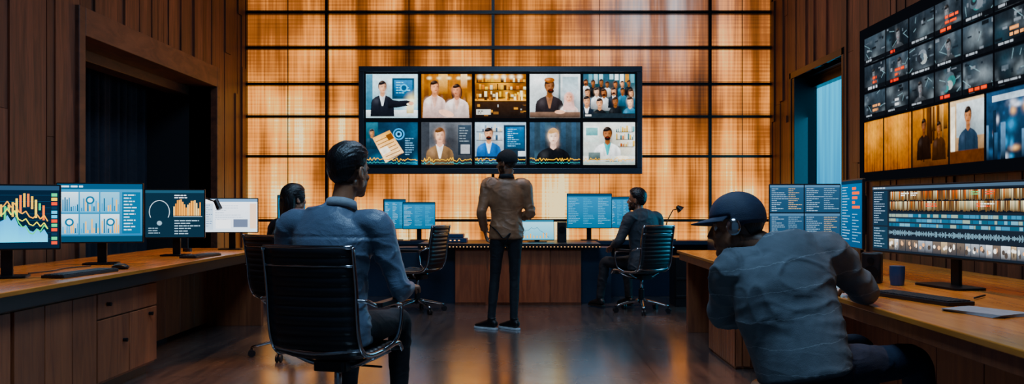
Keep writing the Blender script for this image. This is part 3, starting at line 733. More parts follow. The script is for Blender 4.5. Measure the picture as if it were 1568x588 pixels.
monitor('desktop_monitor',(-1.30,10.1,CZ),4,.41,.345,.31,d_blue)
monitor('desktop_monitor',(.84,10.1,CZ),0,.57,.44,.37,d_blue)
monitor('desktop_monitor',(1.22,10.05,CZ),-62,.42,.40,.35,d_blue)
monitor('desktop_monitor',(.18,9.6,CZ),6,.40,.25,.145,d_light,tilt=-8)
monitor('desktop_monitor',(-2.9,10.1,CZ),50,.4,.42,.36,d_blue)
g_=group('desktop_speaker',(.47,9.62,CZ)); mb=MB(); mb.rbox((0,0,.12),(.11,.14,.24),.015,axis='z'); mb.obj('cabinet',M['black'],g_,bevel=.004); MB().cyl((0,-.071,.15),(0,-.078,.15),.04).obj('driver',M['dark'],g_)
g_=group('network_equipment_stack',(-.86,9.62,CZ)); mb=MB(); mb.box(-.2,.2,-.12,.12,0,.05); mb.box(-.18,.16,-.11,.11,.055,.10); mb.box(-.16,-.02,-.08,.1,.105,.2); mb.obj('boxes',M['blueplastic'],g_,bevel=.006)
mb=MB(); 
for k in range(6): mb.box(-.15+k*.05,-.13+k*.05,-.123,-.12,.02,.03)
mb.obj('indicator_lights',M['led'],g_)
def laptop(name,loc,yaw,open_=105,w=.34,d=.23):
    e=group(name,loc,yaw)
    MB().rbox((0,0,.009),(w,d,.016),.012,axis='z').obj('keyboard_deck',M['dark'],e,bevel=.002)
    T=Matrix.Translation((0,d/2,.016))@Matrix.Rotation(rad(90-open_),4,'X')
    MB().rbox((0,0,d/2),(w,.008,d),.012,M4=T).obj('lid',M['dark'],e,bevel=.002)
g_=group('storage_pedestal',(2.48,9.6,0)); mb=MB(); mb.box(-.22,.22,-.22,.22,0,.95); 
for k in range(3): mb.box(-.2,.2,-.235,-.22,.04+k*.3,.32+k*.3)
mb.obj('drawers',M['navy'],g_,bevel=.004)
laptop('laptop',(2.48,9.58,.95),180,95,.40,.27)
g_=group('waste_bin',(2.0,8.6,0)); mb=MB(); mb.loft([(0,0,.01,.13),(0,0,.36,.17)],None,24,1,cap=0); mb.loft([(0,0,.36,.175),(0,0,.38,.175)],None,24,1,cap=0); mb.obj('bin',M['black'],g_)
g_=group('equipment_case',(1.95,9.35,0)); mb=MB(); mb.rbox((0,0,.28),(.42,.38,.56),.02,axis='z'); mb.box(-.2,.2,-.2,-.19,.1,.13); mb.box(-.2,.2,-.2,-.19,.3,.33); mb.obj('case',M['black'],g_,bevel=.006)
def desk_lamp(loc,yaw):
    e=group('desk_lamp',loc,yaw); mb=MB()
    mb.cyl((0,0,0),(0,0,.02),.07); mb.tube([(0,0,.02),(-.05,0,.2),(.03,0,.38)],.007,8,6); mb.tube([(.03,0,.38),(.1,0,.4)],.007,8,1)
    mb.loft([(.08,0,.43,.02),(.13,0,.38,.055)],None,18,1,cap=.2); mb.obj('lamp',M['black'],e,smooth=False)
desk_lamp((1.85,10.05,CZ),0)
def keyboard(loc,yaw,w=.44):
    e=group('keyboard',loc,yaw)
    MB().rbox((0,0,.009),(w,.14,.016),.01,axis='z').obj('case',M['black'],e,bevel=.002)
    mb=MB(); nx=int(w/.0195)
    for r in range(5):
        for k in range(nx):
            x0=-w/2+.01+k*(w-.02)/nx; mb.box(x0,x0+.0155,-.06+r*.024,-.041+r*.024,.017,.022)
    mb.obj('keys',M['keys'],e)
keyboard((-2.62,4.78,.74),84,.52)
keyboard((-2.58,6.45,.74),84,.42)
keyboard((1.73,3.5,.74),-74,.46)
def mouse(loc,yaw):
    e=group('computer_mouse',loc,yaw); mb=MB(); mb.loft([(0,-.05,.012,.022,.012),(0,-.02,.017,.031,.017),(0,.02,.017,.03,.016),(0,.05,.011,.022,.01)],(1,0,0),16,4); mb.cyl((0,.03,.028),(0,.045,.028),.004,n=8)
    mb.obj('body',M['black'],e,smooth=True)
mouse((1.66,3.92,.741),-80); mouse((-2.6,5.2,.741),80)
def speaker(loc,yaw):
    e=group('desktop_speaker',loc,yaw); MB().rbox((0,0,.08),(.1,.11,.16),.02,axis='z').obj('cabinet',M['black'],e,bevel=.006)
    mb=MB(); mb.cyl((0,-.055,.055),(0,-.062,.055),.038); mb.cyl((0,-.055,.12),(0,-.06,.12),.018); mb.obj('driver',M['dark'],e)
speaker((1.87,4.30,.74),-30)
g_=group('coffee_mug',(1.93,4.14,.74)); mb=MB(); mb.loft([(0,0,.002,.032),(0,0,.05,.037),(0,0,.1,.037)],None,24,3,cap=0); mb.tube([(.0,.034,.08),(.0,.064,.075),(.0,.064,.035),(.0,.034,.025)],.006,8,5); mb.obj('cup',M['blueplastic'],g_,smooth=False)
g_=group('paper_stack',(1.76,3.06,.74),-70); mb=MB()
for k in range(5): mb.box(-.12,.12,-.085,.085,.001+k*.0022,.0028+k*.0022,M4=Matrix.Rotation(rad(k*3-5),4,'Z'))
mb.obj('sheets',M['paper'],g_)
g_=group('notebook',(2.05,2.90,.74),-78); mb=MB(); mb.rbox((0,0,.012),(.28,.22,.022),.01,axis='z'); mb.obj('cover',M['black'],g_,bevel=.003)
g_=group('pen',(2.02,3.55,.745)); MB().loft([(-.06,-.06,.003,.002),(-.055,-.055,.004,.0045),(.05,.05,.004,.0045)],None,8,1).obj('barrel',M['black'],g_)
g_=group('microphone_arm',(-3.0,7.2,.74)); mb=MB(); mb.cyl((0,0,0),(0,0,.03),.04); mb.tube([(0,0,.03),(0,0,.3)],.008,8,1); mb.tube([(0,0,.3),(.12,-.05,.5)],.007,8,1); mb.tube([(.12,-.05,.5),(.3,-.1,.44)],.007,8,1); mb.cyl((.29,-.1,.46),(.33,-.11,.38),.022,.026); mb.obj('arm',M['black'],g_)
g_=group('desk_cable',(-2.95,5.0,.742)); MB().tube([(0,-.2,.004),(.03,0,.004),(0,.2,.004),(.05,.4,.004)],.004,6,5).obj('cable',M['black'],g_)
# ------------------------------------------------------------------ chair
def office_chair(loc,yaw,sc=1.0,frame=None):
    e=group('office_chair',loc,yaw,sc); fr=frame or M['chrome']
    prof=[(-.30,.985),(-.285,.90),(-.265,.78),(-.255,.66),(-.235,.56),(-.19,.49),(-.10,.465),(.05,.465),(.18,.475),(.24,.465),(.27,.43)]
    pr=crom([V(*p) for p in prof],8); 
    L=[0]
    for a,b in zip(pr[:-1],pr[1:]): L.append(L[-1]+np.linalg.norm(b-a))
    L=np.array(L); P=np.array(pr); N=176; ss=np.linspace(0,L[-1],N)
    P=np.stack([np.interp(ss,L,P[:,0]),np.interp(ss,L,P[:,1])],1)
    T=np.gradient(P,axis=0); T/=np.linalg.norm(T,axis=1)[:,None]; Nn=np.stack([-T[:,1],T[:,0]],1)
    vs=[];fs=[]; nx=9; ribs=22
    for sgn in (1,-1):
        for i in range(N):
            b=.007+.011*abs(math.sin(math.pi*ribs*i/(N-1)))**.6
            for k in range(nx):
                u=k/(nx-1)*2-1; edge=(1-abs(u)**6)
                sag=.02*(1-u*u)
                off=sgn*b*(.35+.65*edge)
                y=P[i,0]+Nn[i,0]*off; z=P[i,1]+Nn[i,1]*off
                y+=(-sag if P[i,1]>.5 else 0); z+=(-sag*.6 if P[i,1]<=.5 else 0)
                vs.append((u*.215,y,z))
    o2=N*nx
    for i in range(N-1):
        for k in range(nx-1):
            a=i*nx+k; fs.append((a,a+1,a+nx+1,a+nx)); fs.append((o2+a,o2+a+nx,o2+a+nx+1,o2+a+1))
        a=i*nx; fs.append((a,a+nx,o2+a+nx,o2+a)); a=i*nx+nx-1; fs.append((a,o2+a,o2+a+nx,a+nx))
    for k in range(nx-1):
        fs.append((k,o2+k,o2+k+1,k+1)); a=(N-1)*nx+k; fs.append((a,a+1,o2+a+1,o2+a))
    MB().add(vs,fs).obj('ribbed_sling',M['leather'],e,smooth=True)
    mb=MB()
    for sx in (-1,1):
        mb.loft([(sx*.225,p[0],p[1],.008,.014) for p in prof],(1,0,0),8,4,cap=.3)
        mb.tube([(sx*.225,-.262,.74),(sx*.27,-.24,.735),(sx*.285,-.15,.705),(sx*.285,.05,.695),(sx*.285,.12,.66),(sx*.27,.10,.52),(sx*.225,.03,.465)],.0095,8,5)
    mb.tube([(-.225,-.29,.90),(0,-.318,.90),(.225,-.29,.90)],.006,8,5); mb.tube([(-.225,-.302,.985),(0,-.325,.985),(.225,-.302,.985)],.010,8,5)
    mb.tube([(-.225,-.21,.51),(0,-.24,.49),(.225,-.21,.51)],.012,8,5)
    mb.tube([(-.225,-.06,.455),(-.1,-.03,.40),(.1,-.03,.40),(.225,-.06,.455)],.013,8,5); mb.tube([(-.225,.12,.455),(-.1,.06,.40),(.1,.06,.40),(.225,.12,.455)],.013,8,5)
    mb.cyl((0,0,.24),(0,0,.42),.018); 
    for k in range(5):
        a=rad(72*k+18); c,s_=math.cos(a),math.sin(a)
        mb.loft([(c*.03,s_*.03,.135,.026,.018),(c*.17,s_*.17,.11,.02,.014),(c*.31,s_*.31,.078,.014,.010)],(-s_,c,0),10,3,cap=.3)
    mb.obj('metal_frame',fr,e,smooth=True)
    mb=MB()
    for sx in (-1,1): mb.rbox((sx*.285,-.05,.712),(.045,.25,.022),.02,axis='z')
    mb.rbox((0,.01,.40),(.17,.22,.05),.02,axis='z'); mb.cyl((0,0,.10),(0,0,.26),.032)
    mb.tube([(.06,.02,.39),(.22,.03,.385)],.006,8,1)
    for k in range(5):
        a=rad(72*k+18); c,s_=math.cos(a),math.sin(a)
        for q in (-1,1):
            cx,cy=c*.31-s_*.014*q,s_*.31+c*.014*q
            mb.cyl((cx+s_*.009,cy-c*.009,.03),(cx-s_*.009,cy+c*.009,.03),.03,n=18)
        mb.cyl((c*.31,s_*.31,.03),(c*.31,s_*.31,.08),.01,n=8)
    mb.obj('armrests_and_casters',M['black'],e,bevel=.002)
    return e
# ------------------------------------------------------------------ people
def ev(mb,name,mat,parent,voxel,it=6,post=None,fac=.5):
    o=mb.obj(name,mat,None)
    r=o.modifiers.new('r','REMESH'); r.mode='VOXEL'; r.voxel_size=voxel; r.use_smooth_shade=True
    if it:
        s=o.modifiers.new('s','SMOOTH'); s.iterations=it; s.factor=fac
    dg=bpy.context.evaluated_depsgraph_get(); dg.update()
    me=bpy.data.meshes.new_from_object(o.evaluated_get(dg)); me.name=name
    o.modifiers.clear(); old=o.data; o.data=me; bpy.data.meshes.remove(old)
    if not me.materials: me.materials.append(mat)
    if post: post(me)
    me.polygons.foreach_set('use_smooth',[True]*len(me.polygons))
    o.parent=parent; return o
def folds(amp,fr,seed,amp2=0,seam=None):
    f=Vector(fr); sv=Vector((seed,seed*1.7,-seed))
    def ridge(p,k,s2):
        q=Vector((p.x*f.x+p.z*1.5,p.y*f.y,p.z*f.z))*k+s2
        q+=Vector((noise.noise(p*5+sv),noise.noise(p*5-sv),noise.noise(p*4+sv)))*1.1
        r=max(0,1-abs(noise.noise(q))*4.0); return r*r
    def post(me):
        nr=[v.normal.copy() for v in me.vertices]
        for v,n in zip(me.vertices,nr):
            p=v.co
            mask=max(0.1,.6+1.3*noise.noise(p*3.3+sv))
            d=amp*mask*(ridge(p,1,sv)-.2)+amp*.3*mask*(ridge(p,2.1,-sv)-.2)
            if seam and abs(p.x)<.3: d-=.004*math.exp(-((p.z-seam)/.005)**2)
            v.co=p+n*d
    return post
def hand(parent,wrist,d,pn,side,curl,skin,name,k=1.0):
    d=nrm(d); pn=nrm(pn-d*np.dot(pn,d)); s=np.cross(pn,d)*side; w=np.asarray(wrist,float)
    mb=MB()
    mb.loft([(*(w-d*.03),.026,.021),(*w,.027,.019),(*(w+d*.035*k),.036,.016),(*(w+d*.075*k),.041,.014),(*(w+d*.092*k),.038,.011)],s,16,4,cap=.5)
    for off,ln,cc in ((.032,.072,.95),(.011,.080,1.0),(-.011,.075,1.05),(-.031,.058,1.15)):
        p=w+d*.086*k+s*off; rows=[(*(p-d*.02),.0095)]; an=rad(curl*.35*cc)
        for q,(fr,dr) in enumerate(((.45,.0),(.3,.0),(.25,0))):
            dd=d*math.cos(an)+pn*math.sin(an)+s*off*.8
            p2=p+nrm(dd)*ln*fr*k; rows.append((*p,.0090-q*.0007)); p=p2; an+=rad(curl*.55*cc)
        rows.append((*p,.0068)); mb.loft(rows,None,10,3,cap=.8)
    p=w+d*.02*k+s*.026; td=nrm(d*.72+s*.62+pn*.35); p1=p+td*.038*k; td2=nrm(d*.88+s*.25+pn*(.3+.4*curl/60)); p2=p1+td2*.032*k; p3=p2+nrm(td2+pn*.3)*.024*k
    mb.loft([(*(p-td*.015),.012),(*p,.0145),(*p1,.0108),(*p2,.0098),(*p3,.0078)],None,10,3,cap=.8)
    def post(me):
        at=me.color_attributes.new('Col','FLOAT_COLOR','POINT'); at.data.foreach_set('color',np.tile(np.array([*skin,1],np.float32),len(me.vertices)))
    ev(mb,name,M['skin'],parent,.0036,2,post)
def shoe(parent,ank,d,name,mat,solemat,k=1.0):
    d=nrm([d[0],d[1],0]); s=V(d[1],-d[0],0); a=np.asarray(ank,float); z0=a[2]-.085
    def P(t,z): return (*(a+d*t)[:2],z0+z)
    mb=MB(); mb.loft([(*P(-.065,.055),.028,.030),(*P(-.03,.062),.036,.044),(*P(.04,.058),.038,.040),(*P(.11,.045),.044,.028),(*P(.165,.036),.04,.02),(*P(.195,.03),.026,.014)],s,16,4,cap=.6)
    mb.loft([(*P(-.01,.04),.036,.04),(*P(-.008,.12),.042,.046)],s,14,1,cap=.2)
    ev(mb,name,mat,parent,.007,3)
    mb=MB(); pr=[(-.078,.0),(-.07,.028),(-.02,.036),(.05,.036),(.12,.047),(.17,.043),(.2,.028),(.212,.0)]
    out=crom([V(*p) for p in pr],3); up=[tuple((a+d*t+s*w_)[:2]) for t,w_ in out]+[tuple((a+d*t-s*w_)[:2]) for t,w_ in out[::-1][1:-1]]
    n=len(up); vs=[(x,y,z0) for x,y in up]+[(x,y,z0+.022) for x,y in up]
    mb.add(vs,[tuple(range(n)),tuple(range(2*n-1,n-1,-1))]+[(i,(i+1)%n,(i+1)%n+n,i+n) for i in range(n)]); mb.obj(name+'_sole',solemat,parent,bevel=.004)
def headgear(parent,HM,style,hairmat,capmat=None,seed=1,k=1.0):
    cs=V(0,-.012,.028); rs=V(.077,.096,.088)
    def shell(th,line,inn=.80,nu=128,nv=80,fn=None,top=0):
        vs=[];fs=[]
        for j in range(nv+1):
            ph=math.pi*j/nv
            for i in range(nu):
                a=2*math.pi*i/nu; dr=V(math.sin(ph)*math.cos(a),math.sin(ph)*math.sin(a),math.cos(ph))
                base=cs+rs*dr
                lz=line(base)
                tt=th+top*max(0,dr[2])**1.2*(1+.6*max(0,dr[1]))
                u=min(1,max(0,(base[2]-lz)/.022)); u=u*u*(3-2*u)
                ex=tt*u if u>0 else 0
                if fn: ex+=fn(dr,base)*u
                p=base+dr*ex
                if u<=0: p=cs+rs*dr*inn
                vs.append(HM@Vector(p))
        for j in range(nv):
            for i in range(nu):
                a=j*nu+i;b=j*nu+(i+1)%nu; fs.append((a,b,b+nu,a+nu))
        return MB().add(vs,fs)
    def hl(p):
        y=p[1]
        if y>.045: return .068-.25*abs(p[0])*.3
        if y>.0: return .012+(y/.045)*.05
        if y>-.035: return .012
        return max(-.075,.012-(-.035-y)*2.6)
    def strands(dr,base):
        a=math.atan2(dr[0],max(.05,dr[2]+.25)); 
        return .0030*noise.noise(Vector((a*11,dr[1]*2.2,seed)))+.0018*noise.noise(Vector((a*34,dr[1]*4,seed)))
    if style=='short':
        shell(.009,hl,fn=strands,top=.022).obj('hair',hairmat,parent,smooth=True)
    elif style=='fade':
        shell(.006,hl,fn=strands,top=.03).obj('hair',hairmat,parent,smooth=True)
    elif style=='long':
        shell(.014,lambda p: .055 if p[1]>.05 else (-.04 if p[1]>.02 else -.2),fn=strands,top=.01).obj('hair',hairmat,parent,smooth=True)
        mb=MB(); mb.loft([(0,-.05,.06,.08,.06),(0,-.065,-.03,.088,.058),(0,-.07,-.12,.085,.045),(.0,-.085,-.22,.075,.035),(.0,-.10,-.31,.05,.022)],(1,0,0),40,8,cap=.4,M4=HM)
        def post(me):
            nn=[v.normal.copy() for v in me.vertices]
            for v,n in zip(me.vertices,nn): v.co+=n*.006*noise.noise(Vector((v.co.x*70,v.co.y*70,v.co.z*5)))
        ev(mb,'long_hair',hairmat,parent,.006,2,post)
    elif style in('cap','beanie'):
        shell(.005,hl,fn=strands).obj('hair',hairmat,parent,smooth=True)
        cut=.035 if style=='cap' else .025
        mb=shell(.013,lambda p: cut-.02-(.02 if p[1]<0 else -.012),inn=.86,top=.010 if style=='cap' else .004,fn=(lambda d,b:-.0015*abs(math.cos(3*math.atan2(d[1],d[0])))) if style=='cap' else (lambda d,b:.0012*math.sin(40*math.atan2(d[1],d[0]))))
        mb.obj('cap_crown' if style=='cap' else 'knit_cap',capmat,parent,smooth=True)
        if style=='cap':
            vs=[];fs=[];nu=24;nv=8
            for sg in (0,1):
                for j in range(nv+1):
                    for i in range(nu+1):
                        a=rad(12+156*i/nu); u=j/nv
                        rx=.083; ry=.10
                        bx=rx*math.cos(a); by=-.012+ry*math.sin(a)
                        ext=.082*math.sin(a)**.8*u
                        x=bx*(1+.06*u); y=by+ext; z=.046-.012*u-.9*(x*x)*1.6*(.4+u*.6)-.003*sg
                        vs.append(HM@Vector((x,y,z)))
            o=(nu+1)*(nv+1)
            for j in range(nv):
                for i in range(nu):
                    a=j*(nu+1)+i; fs.append((a,a+1,a+nu+2,a+nu+1)); fs.append((o+a,o+a+nu+1,o+a+nu+2,o+a+1))
            for i in range(nu):
                a=nv*(nu+1)+i; fs.append((a,a+1,o+a+1,o+a)); fs.append((i,o+i,o+i+1,i+1))
            MB().add(vs,fs).obj('cap_brim',capmat,parent,smooth=True)
            MB().ell((0,-.012,.131),(.008,.008,.005),M4=HM).obj('cap_button',capmat,parent,smooth=True)
def human(name,loc,yaw,J,mats,skin,hairstyle,head_rot=(0,0,0),sc=1.0,puff=1.0,beard=False,capmat=None,fold=(.010,(3,3,9)),hem=.07,shoe_dir=None,female=False,headk=1.05,hands=(40,40),soles=None,collar=True,headset=False,seed=1,extra=None,lk=1.0,waist=1.0,vox=.010,seam=None):
    e=group(name,loc,yaw,sc); J={k:V(*v) for k,v in J.items()}
    P,Cc,N,Hd=J['pelvis'],J['chest'],J['neck'],J['head']
    SL,SR,HL,HR=J['shL'],J['shR'],J['hipL'],J['hipR']; Sm=(SL+SR)/2
    sl=nrm(SR-SL); hlat=nrm(HR-HL); sw=np.linalg.norm(SR-SL)/.39
    up=nrm(Cc-P); L=lambda a,b,t:a+(b-a)*t
    fw=.93 if female else 1
    rows=[(P-up*hem,.168,.128),(P+up*.04,.165,.126),(L(P,Cc,.5),.148*fw*waist,.110*fw*waist),(Cc,.172*fw,.124),(L(Cc,Sm,.55),.182*fw*sw,.118),(L(Sm,N,.05),.16*sw*fw,.098),(L(Sm,N,.6),.098*sw,.078),(N,.063,.065)]
    rr=[(*a,b*puff,c*puff) for a,b,c in rows]; sd=[hlat,L(hlat,sl,.2),L(hlat,sl,.5),sl,sl,sl,sl,sl]
    sd=[nrm(q) for q in sd]
    mb=MB(); mb.loft(rr,np.array(sd),24,4,cap=.3)
    for s_ in 'LR':
        S_,E_,W_=J['sh'+s_],J['el'+s_],J['wr'+s_]; q=puff*fw
        mb.loft([(*L(Sm,S_,.55),.066*q),(*L(S_,E_,.02),.070*q),(*L(S_,E_,.35),.062*q),(*L(S_,E_,.75),.052*q),(*E_,.049*q),(*L(E_,W_,.3),.047*q),(*L(E_,W_,.7),.039*q),(*L(E_,W_,.93),.034*q)],None,18,4,cap=.25)
    ev(mb,'shirt' if not extra else extra,mats['top'],e,vox,int(6*.01/vox),folds(fold[0],fold[1],seed,.0,seam))
    mb=MB()
    mb.loft([(*(P-up*.09),.13,.10),(*(P-up*.02),.158,.118),(*(P+up*.07),.145,.105)],hlat,20,4,cap=.5)
    for s_ in 'LR':
        H_,K_,A_=J['hip'+s_],J['kn'+s_],J['an'+s_]
        dth=nrm(K_-H_)
        mb.loft([(*(H_-dth*.02),.088),(*L(H_,K_,.3),.086*lk),(*L(H_,K_,.7),.070*lk),(*K_,.063*lk),(*L(K_,A_,.3),.061*lk),(*L(K_,A_,.7),.051*lk),(*L(K_,A_,.97),.049*lk)],None,18,4,cap=.25)
    ev(mb,'trousers',mats['legs'],e,.011,5,folds(.007,(5,5,9),seed+5))
    HM=Matrix.Translation(Vector(Hd))@Matrix.Rotation(rad(head_rot[0]),4,'Z')@Matrix.Rotation(rad(head_rot[1]),4,'X')@Matrix.Rotation(rad(head_rot[2]),4,'Y')@Matrix.Scale(headk,4)
    mb=MB(); A=lambda c,r,R=None: mb.ell(c,r,M4=HM,nu=24,nv=16,R=R)
    A((0,-.012,.028),(.077,.096,.088)); A((0,.022,-.03),(.060,.068,.082)); A((0,.035,-.075),(.046,.048,.035)); A((0,.066,-.092),(.022,.021,.02))
    mb.loft([(0,.078,.016,.008,.010),(0,.094,-.008,.009,.011),(0,.104,-.026,.0125,.011)],(1,0,0),12,3,cap=.8,M4=HM)
    for sx in (-1,1):
        A((sx*.012,.094,-.029),(.008,.010,.007)); A((sx*.03,.066,.022),(.024,.014,.009)); A((sx*.037,.056,-.02),(.022,.022,.020)); A((sx*.055,.0,-.055),(.016,.035,.03))
        A((sx*.081,-.010,-.002),(.010,.020,.033),Matrix.Rotation(rad(sx*18),3,'Z')@Matrix.Rotation(rad(-12),3,'X')); A((sx*.080,-.004,-.024),(.008,.011,.013))
    A((0,.082,-.056),(.024,.010,.006)); A((0,.081,-.066),(.020,.010,.007))
    nb=N-nrm(N-Cc)*.05; hb=np.array(HM@Vector((0,-.022,-.055))); 
    mb.loft([(*nb,.06),(*N,.057),(*L(N,hb,.5),.055),(*hb,.058)],None,20,4,cap=.2)
    HI=HM.inverted(); sk=np.array(skin); hr=np.array(C('120d0c'))
    def post(me):
        nv=len(me.vertices); cols=np.zeros((nv,4),np.float32); cols[:,3]=1
        for i,v in enumerate(me.vertices):
            q=HI@v.co; c=sk.copy()
            for sx in (-1,1):
                dd=(q-Vector((sx*.031,.074,.003))).length
                q=q-Vector((0,.007*math.exp(-(dd/.013)**2),0))
                de=math.hypot(q.y+.006,(q.z+.0)*.7)
                if abs(q.x)>.08 and de<.012: q.x-=sx*.004 if q.x*sx>0 else 0
            if q.y>.06 and abs(q.z+.060)<.011 and abs(q.x)<.023: c=c*.5+np.array(C('8a3c34'))*.5
            if q.y>.05 and .016<q.z<.029 and .012<abs(q.x)<.052: c=c*.3+hr*.7
            if q.y<-.02 and q.z>-.06 and abs(q.x)<.085: c=c*.35+hr*.65
            if q.y>0 and q.z<-.03: c=c*.82+hr*.18
            if beard:
                jaw=(q.z<-.038+.02*(q.y<.05) and q.y>-.01 and q.z>-.13) and not(abs(q.z+.060)<.010 and abs(q.x)<.022)
                if jaw: c=c*.15+hr*.85
            n_=1+.2*noise.noise(v.co*35); cols[i,:3]=np.clip(c*n_,0,1)
            v.co=HM@q
        at=me.color_attributes.new('Col','FLOAT_COLOR','POINT'); at.data.foreach_set('color',cols.ravel())
    ev(mb,'head',M['skin'],e,.0044,3,post)
    mb=MB()
    for sx in (-1,1):
        mb.ell((sx*.031,.064,.003),(.0125,.0125,.0125),M4=HM,nu=16,nv=12); mb.ell((sx*.031,.0725,.003),(.006,.0048,.006),mi=1,M4=HM,nu=12,nv=8)
    mb.obj('eyes',[M['eye'],M['iris']],e,smooth=True)
    headgear(e,HM,hairstyle,M['hair'],capmat,seed)
    if collar:
        mb=MB(); pts=[]; tn=nrm(N-Cc); f_=np.cross(tn,sl)
        for i in range(25):
            a=2*math.pi*i/24+math.pi/2; pts.append((*(N+tn*.004+sl*math.cos(a)*.066*puff**.5+f_*math.sin(a)*.066*puff**.5-tn*.012*math.sin(a)),.010,.024))
        vs=[];fs=[]
        for i,p in enumerate(pts[:-1]):
            c=V(*p[:3]); o=nrm(c-N-tn*np.dot(c-N,tn))
            for (r_,z_) in ((0,.026),(.006,.026),(.016,-.014),(.008,-.016),(-.004,.0)): vs.append(c+o*r_+tn*z_)
        for i in range(24):
            for k in range(5):
                a=i*5+k;b=i*5+(k+1)%5;c2=((i+1)%24)*5+k;d2=((i+1)%24)*5+(k+1)%5; fs.append((a,b,d2,c2))
        MB().add(vs,fs).obj('collar',mats.get('collar',mats['top']),e,smooth=True)
    for s_,sg in (('L',-1),('R',1)):
        W_,E_=J['wr'+s_],J['el'+s_]; d=nrm(W_-E_); pn=J.get('pn'+s_,V(0,0,-1))
        d=J.get('hd'+s_,d)
        pnn=nrm(pn-d*np.dot(pn,d))
        hand(e,W_,d,pnn,-1 if s_=='R' else 1,hands[0] if s_=='L' else hands[1],skin,'hand_'+s_,.93 if female else 1.0)
        sdv=J.get('ft'+s_,V(0,1,0)); shoe(e,J['an'+s_],sdv,'shoe_'+s_,mats['shoe'],soles or mats['shoe'])
    if headset:
        mb=MB(); mb.ell((-.090,-.008,-.005),(.016,.028,.034),M4=HM); mb.obj('earphone',M['chrome'],e,smooth=True)
    return e
SIT=dict(pelvis=(0,-.03,.56),chest=(0,-.06,.90),neck=(0,-.02,1.165),head=(0,.02,1.32),shL=(-.195,-.04,1.085),shR=(.195,-.04,1.085),
 elL=(-.28,-.03,.80),elR=(.28,-.03,.80),wrL=(-.25,.21,.755),wrR=(.25,.21,.755),hipL=(-.09,.0,.555),hipR=(.09,.0,.555),
 knL=(-.14,.43,.55),knR=(.14,.43,.55),anL=(-.15,.40,.10),anR=(.15,.40,.10))
def mod(b,**k): d=dict(b); d.update(k); return d
slate=fabric('shirt_slate_satin',C('5a6c82'),.36,220,.16,sheen=.1,wr=.35); slate_l=fabric('collar_grey',C('98a2ac'),.6,wr=.1)
black_f=fabric('black_denim',C('161920'),.75); darkshoe=pm('shoe_black',C('111114'),.45)
jack=fabric('brown_jacket',C('9c6e4e'),.4,250,.3,wr=.3); grey_f=fabric('charcoal_shirt',C('323942'),.7)
knit=fabric('grey_knit',C('56616a'),.8,420,.2,stripes=(-.2,1,.105,.022,C('8c979e')),wr=.15); capm=fabric('cap_fabric',C('1c2a42'),.7,wr=.15); beanm=fabric('beanie_knit',C('121419'),.9,wr=.2)
blouse=fabric('dark_blouse',C('161922'),.6)
office_chair((-.89,3.88,0),-14,.98)
human('seated_man',(-.89,3.90,0),-14,mod(SIT,shL=(-.22,-.06,1.08),shR=(.22,-.04,1.08),elL=(-.30,-.02,.79),elR=(.325,.0,.76),wrR=(.28,.22,.75),head=(.045,.03,1.33),neck=(.02,-.02,1.16)),
 dict(top=slate,legs=black_f,shoe=darkshoe,collar=slate_l),C('a87050'),'short',(-20,0,0),.985,1.06,fold=(.013,(3.0,3.0,6)),headk=1.08,seed=2,vox=.008,seam=1.02)
ST=dict(pelvis=(0,0,.98),chest=(0,.01,1.30),neck=(0,.0,1.525),head=(0,.02,1.67),shL=(-.185,0,1.45),shR=(.185,0,1.45),
 elL=(-.255,-.04,1.17),elR=(.245,.0,1.17),wrL=(-.21,.13,.98),wrR=(.10,.22,1.10),hipL=(-.085,0,.93),hipR=(.085,0,.93),
 knL=(-.115,.03,.51),knR=(.085,.02,.51),anL=(-.155,-.02,.085),anR=(.07,-.05,.085),ftL=(-.75,.65,0),ftR=(-.6,.75,0),pnL=(1,0,0),pnR=(0,-1,0))
sm=human('standing_man',(-.15,7.5,0),5,ST,dict(top=jack,legs=black_f,shoe=darkshoe,collar=black_f),C('946448'),'beanie',(55,-6,0),.925,1.05,beard=True,capmat=beanm,soles=M['white'],fold=(.011,(4,4,7)),seed=4,extra='jacket',lk=.85)
MB().tube([(-.17,-.02,1.05),(-.10,-.13,.99),(-.04,-.15,.92),(.03,-.135,.97),(-.03,-.15,.86),(.0,-.13,.83)],.006,8,6).obj('lanyard',M['dark'],sm,smooth=True)
office_chair((1.29,8.72,0),32,.95)
human('seated_man',(1.29,8.74,0),32,mod(SIT,neck=(-.01,.02,1.14),head=(-.01,.07,1.28),chest=(0,-.03,.90),knL=(-.18,.44,.55),anL=(-.2,.52,.1),elL=(-.30,.03,.82)),
 dict(top=grey_f,legs=black_f,shoe=darkshoe),C('8c5c42'),'fade',(32,4,0),.94,1.12,beard=True,fold=(.010,(4,4,8)),seed=6)
office_chair((-1.78,6.2,0),-38,.94)
human('seated_woman',(-1.78,6.22,0),-38,mod(SIT,shL=(-.165,-.04,1.06),shR=(.165,-.04,1.06),neck=(0,-.02,1.13),head=(0,.02,1.275)),
 dict(top=blouse,legs=black_f,shoe=darkshoe),C('b88064'),'long',(-5,0,0),.94,.93,female=True,headk=.98,seed=8)
office_chair((-1.14,8.72,0),70,.95)
g_=group('office_stool',(1.08,3.10,0)); mb=MB(); mb.loft([(0,0,.40,.17),(0,0,.43,.2),(0,0,.455,.19)],None,28,3,cap=.05); mb.obj('seat',M['leather'],g_,smooth=True)
mb=MB(); mb.cyl((0,0,.1),(0,0,.40),.025)
for k in range(5):
    a=rad(72*k); mb.loft([(0,0,.1,.02),(math.cos(a)*.25,math.sin(a)*.25,.06,.014)],None,8,1); mb.cyl((math.cos(a)*.25,math.sin(a)*.25-.01,.028),(math.cos(a)*.25,math.sin(a)*.25+.01,.028),.028)
mb.obj('base',M['chrome'],g_)
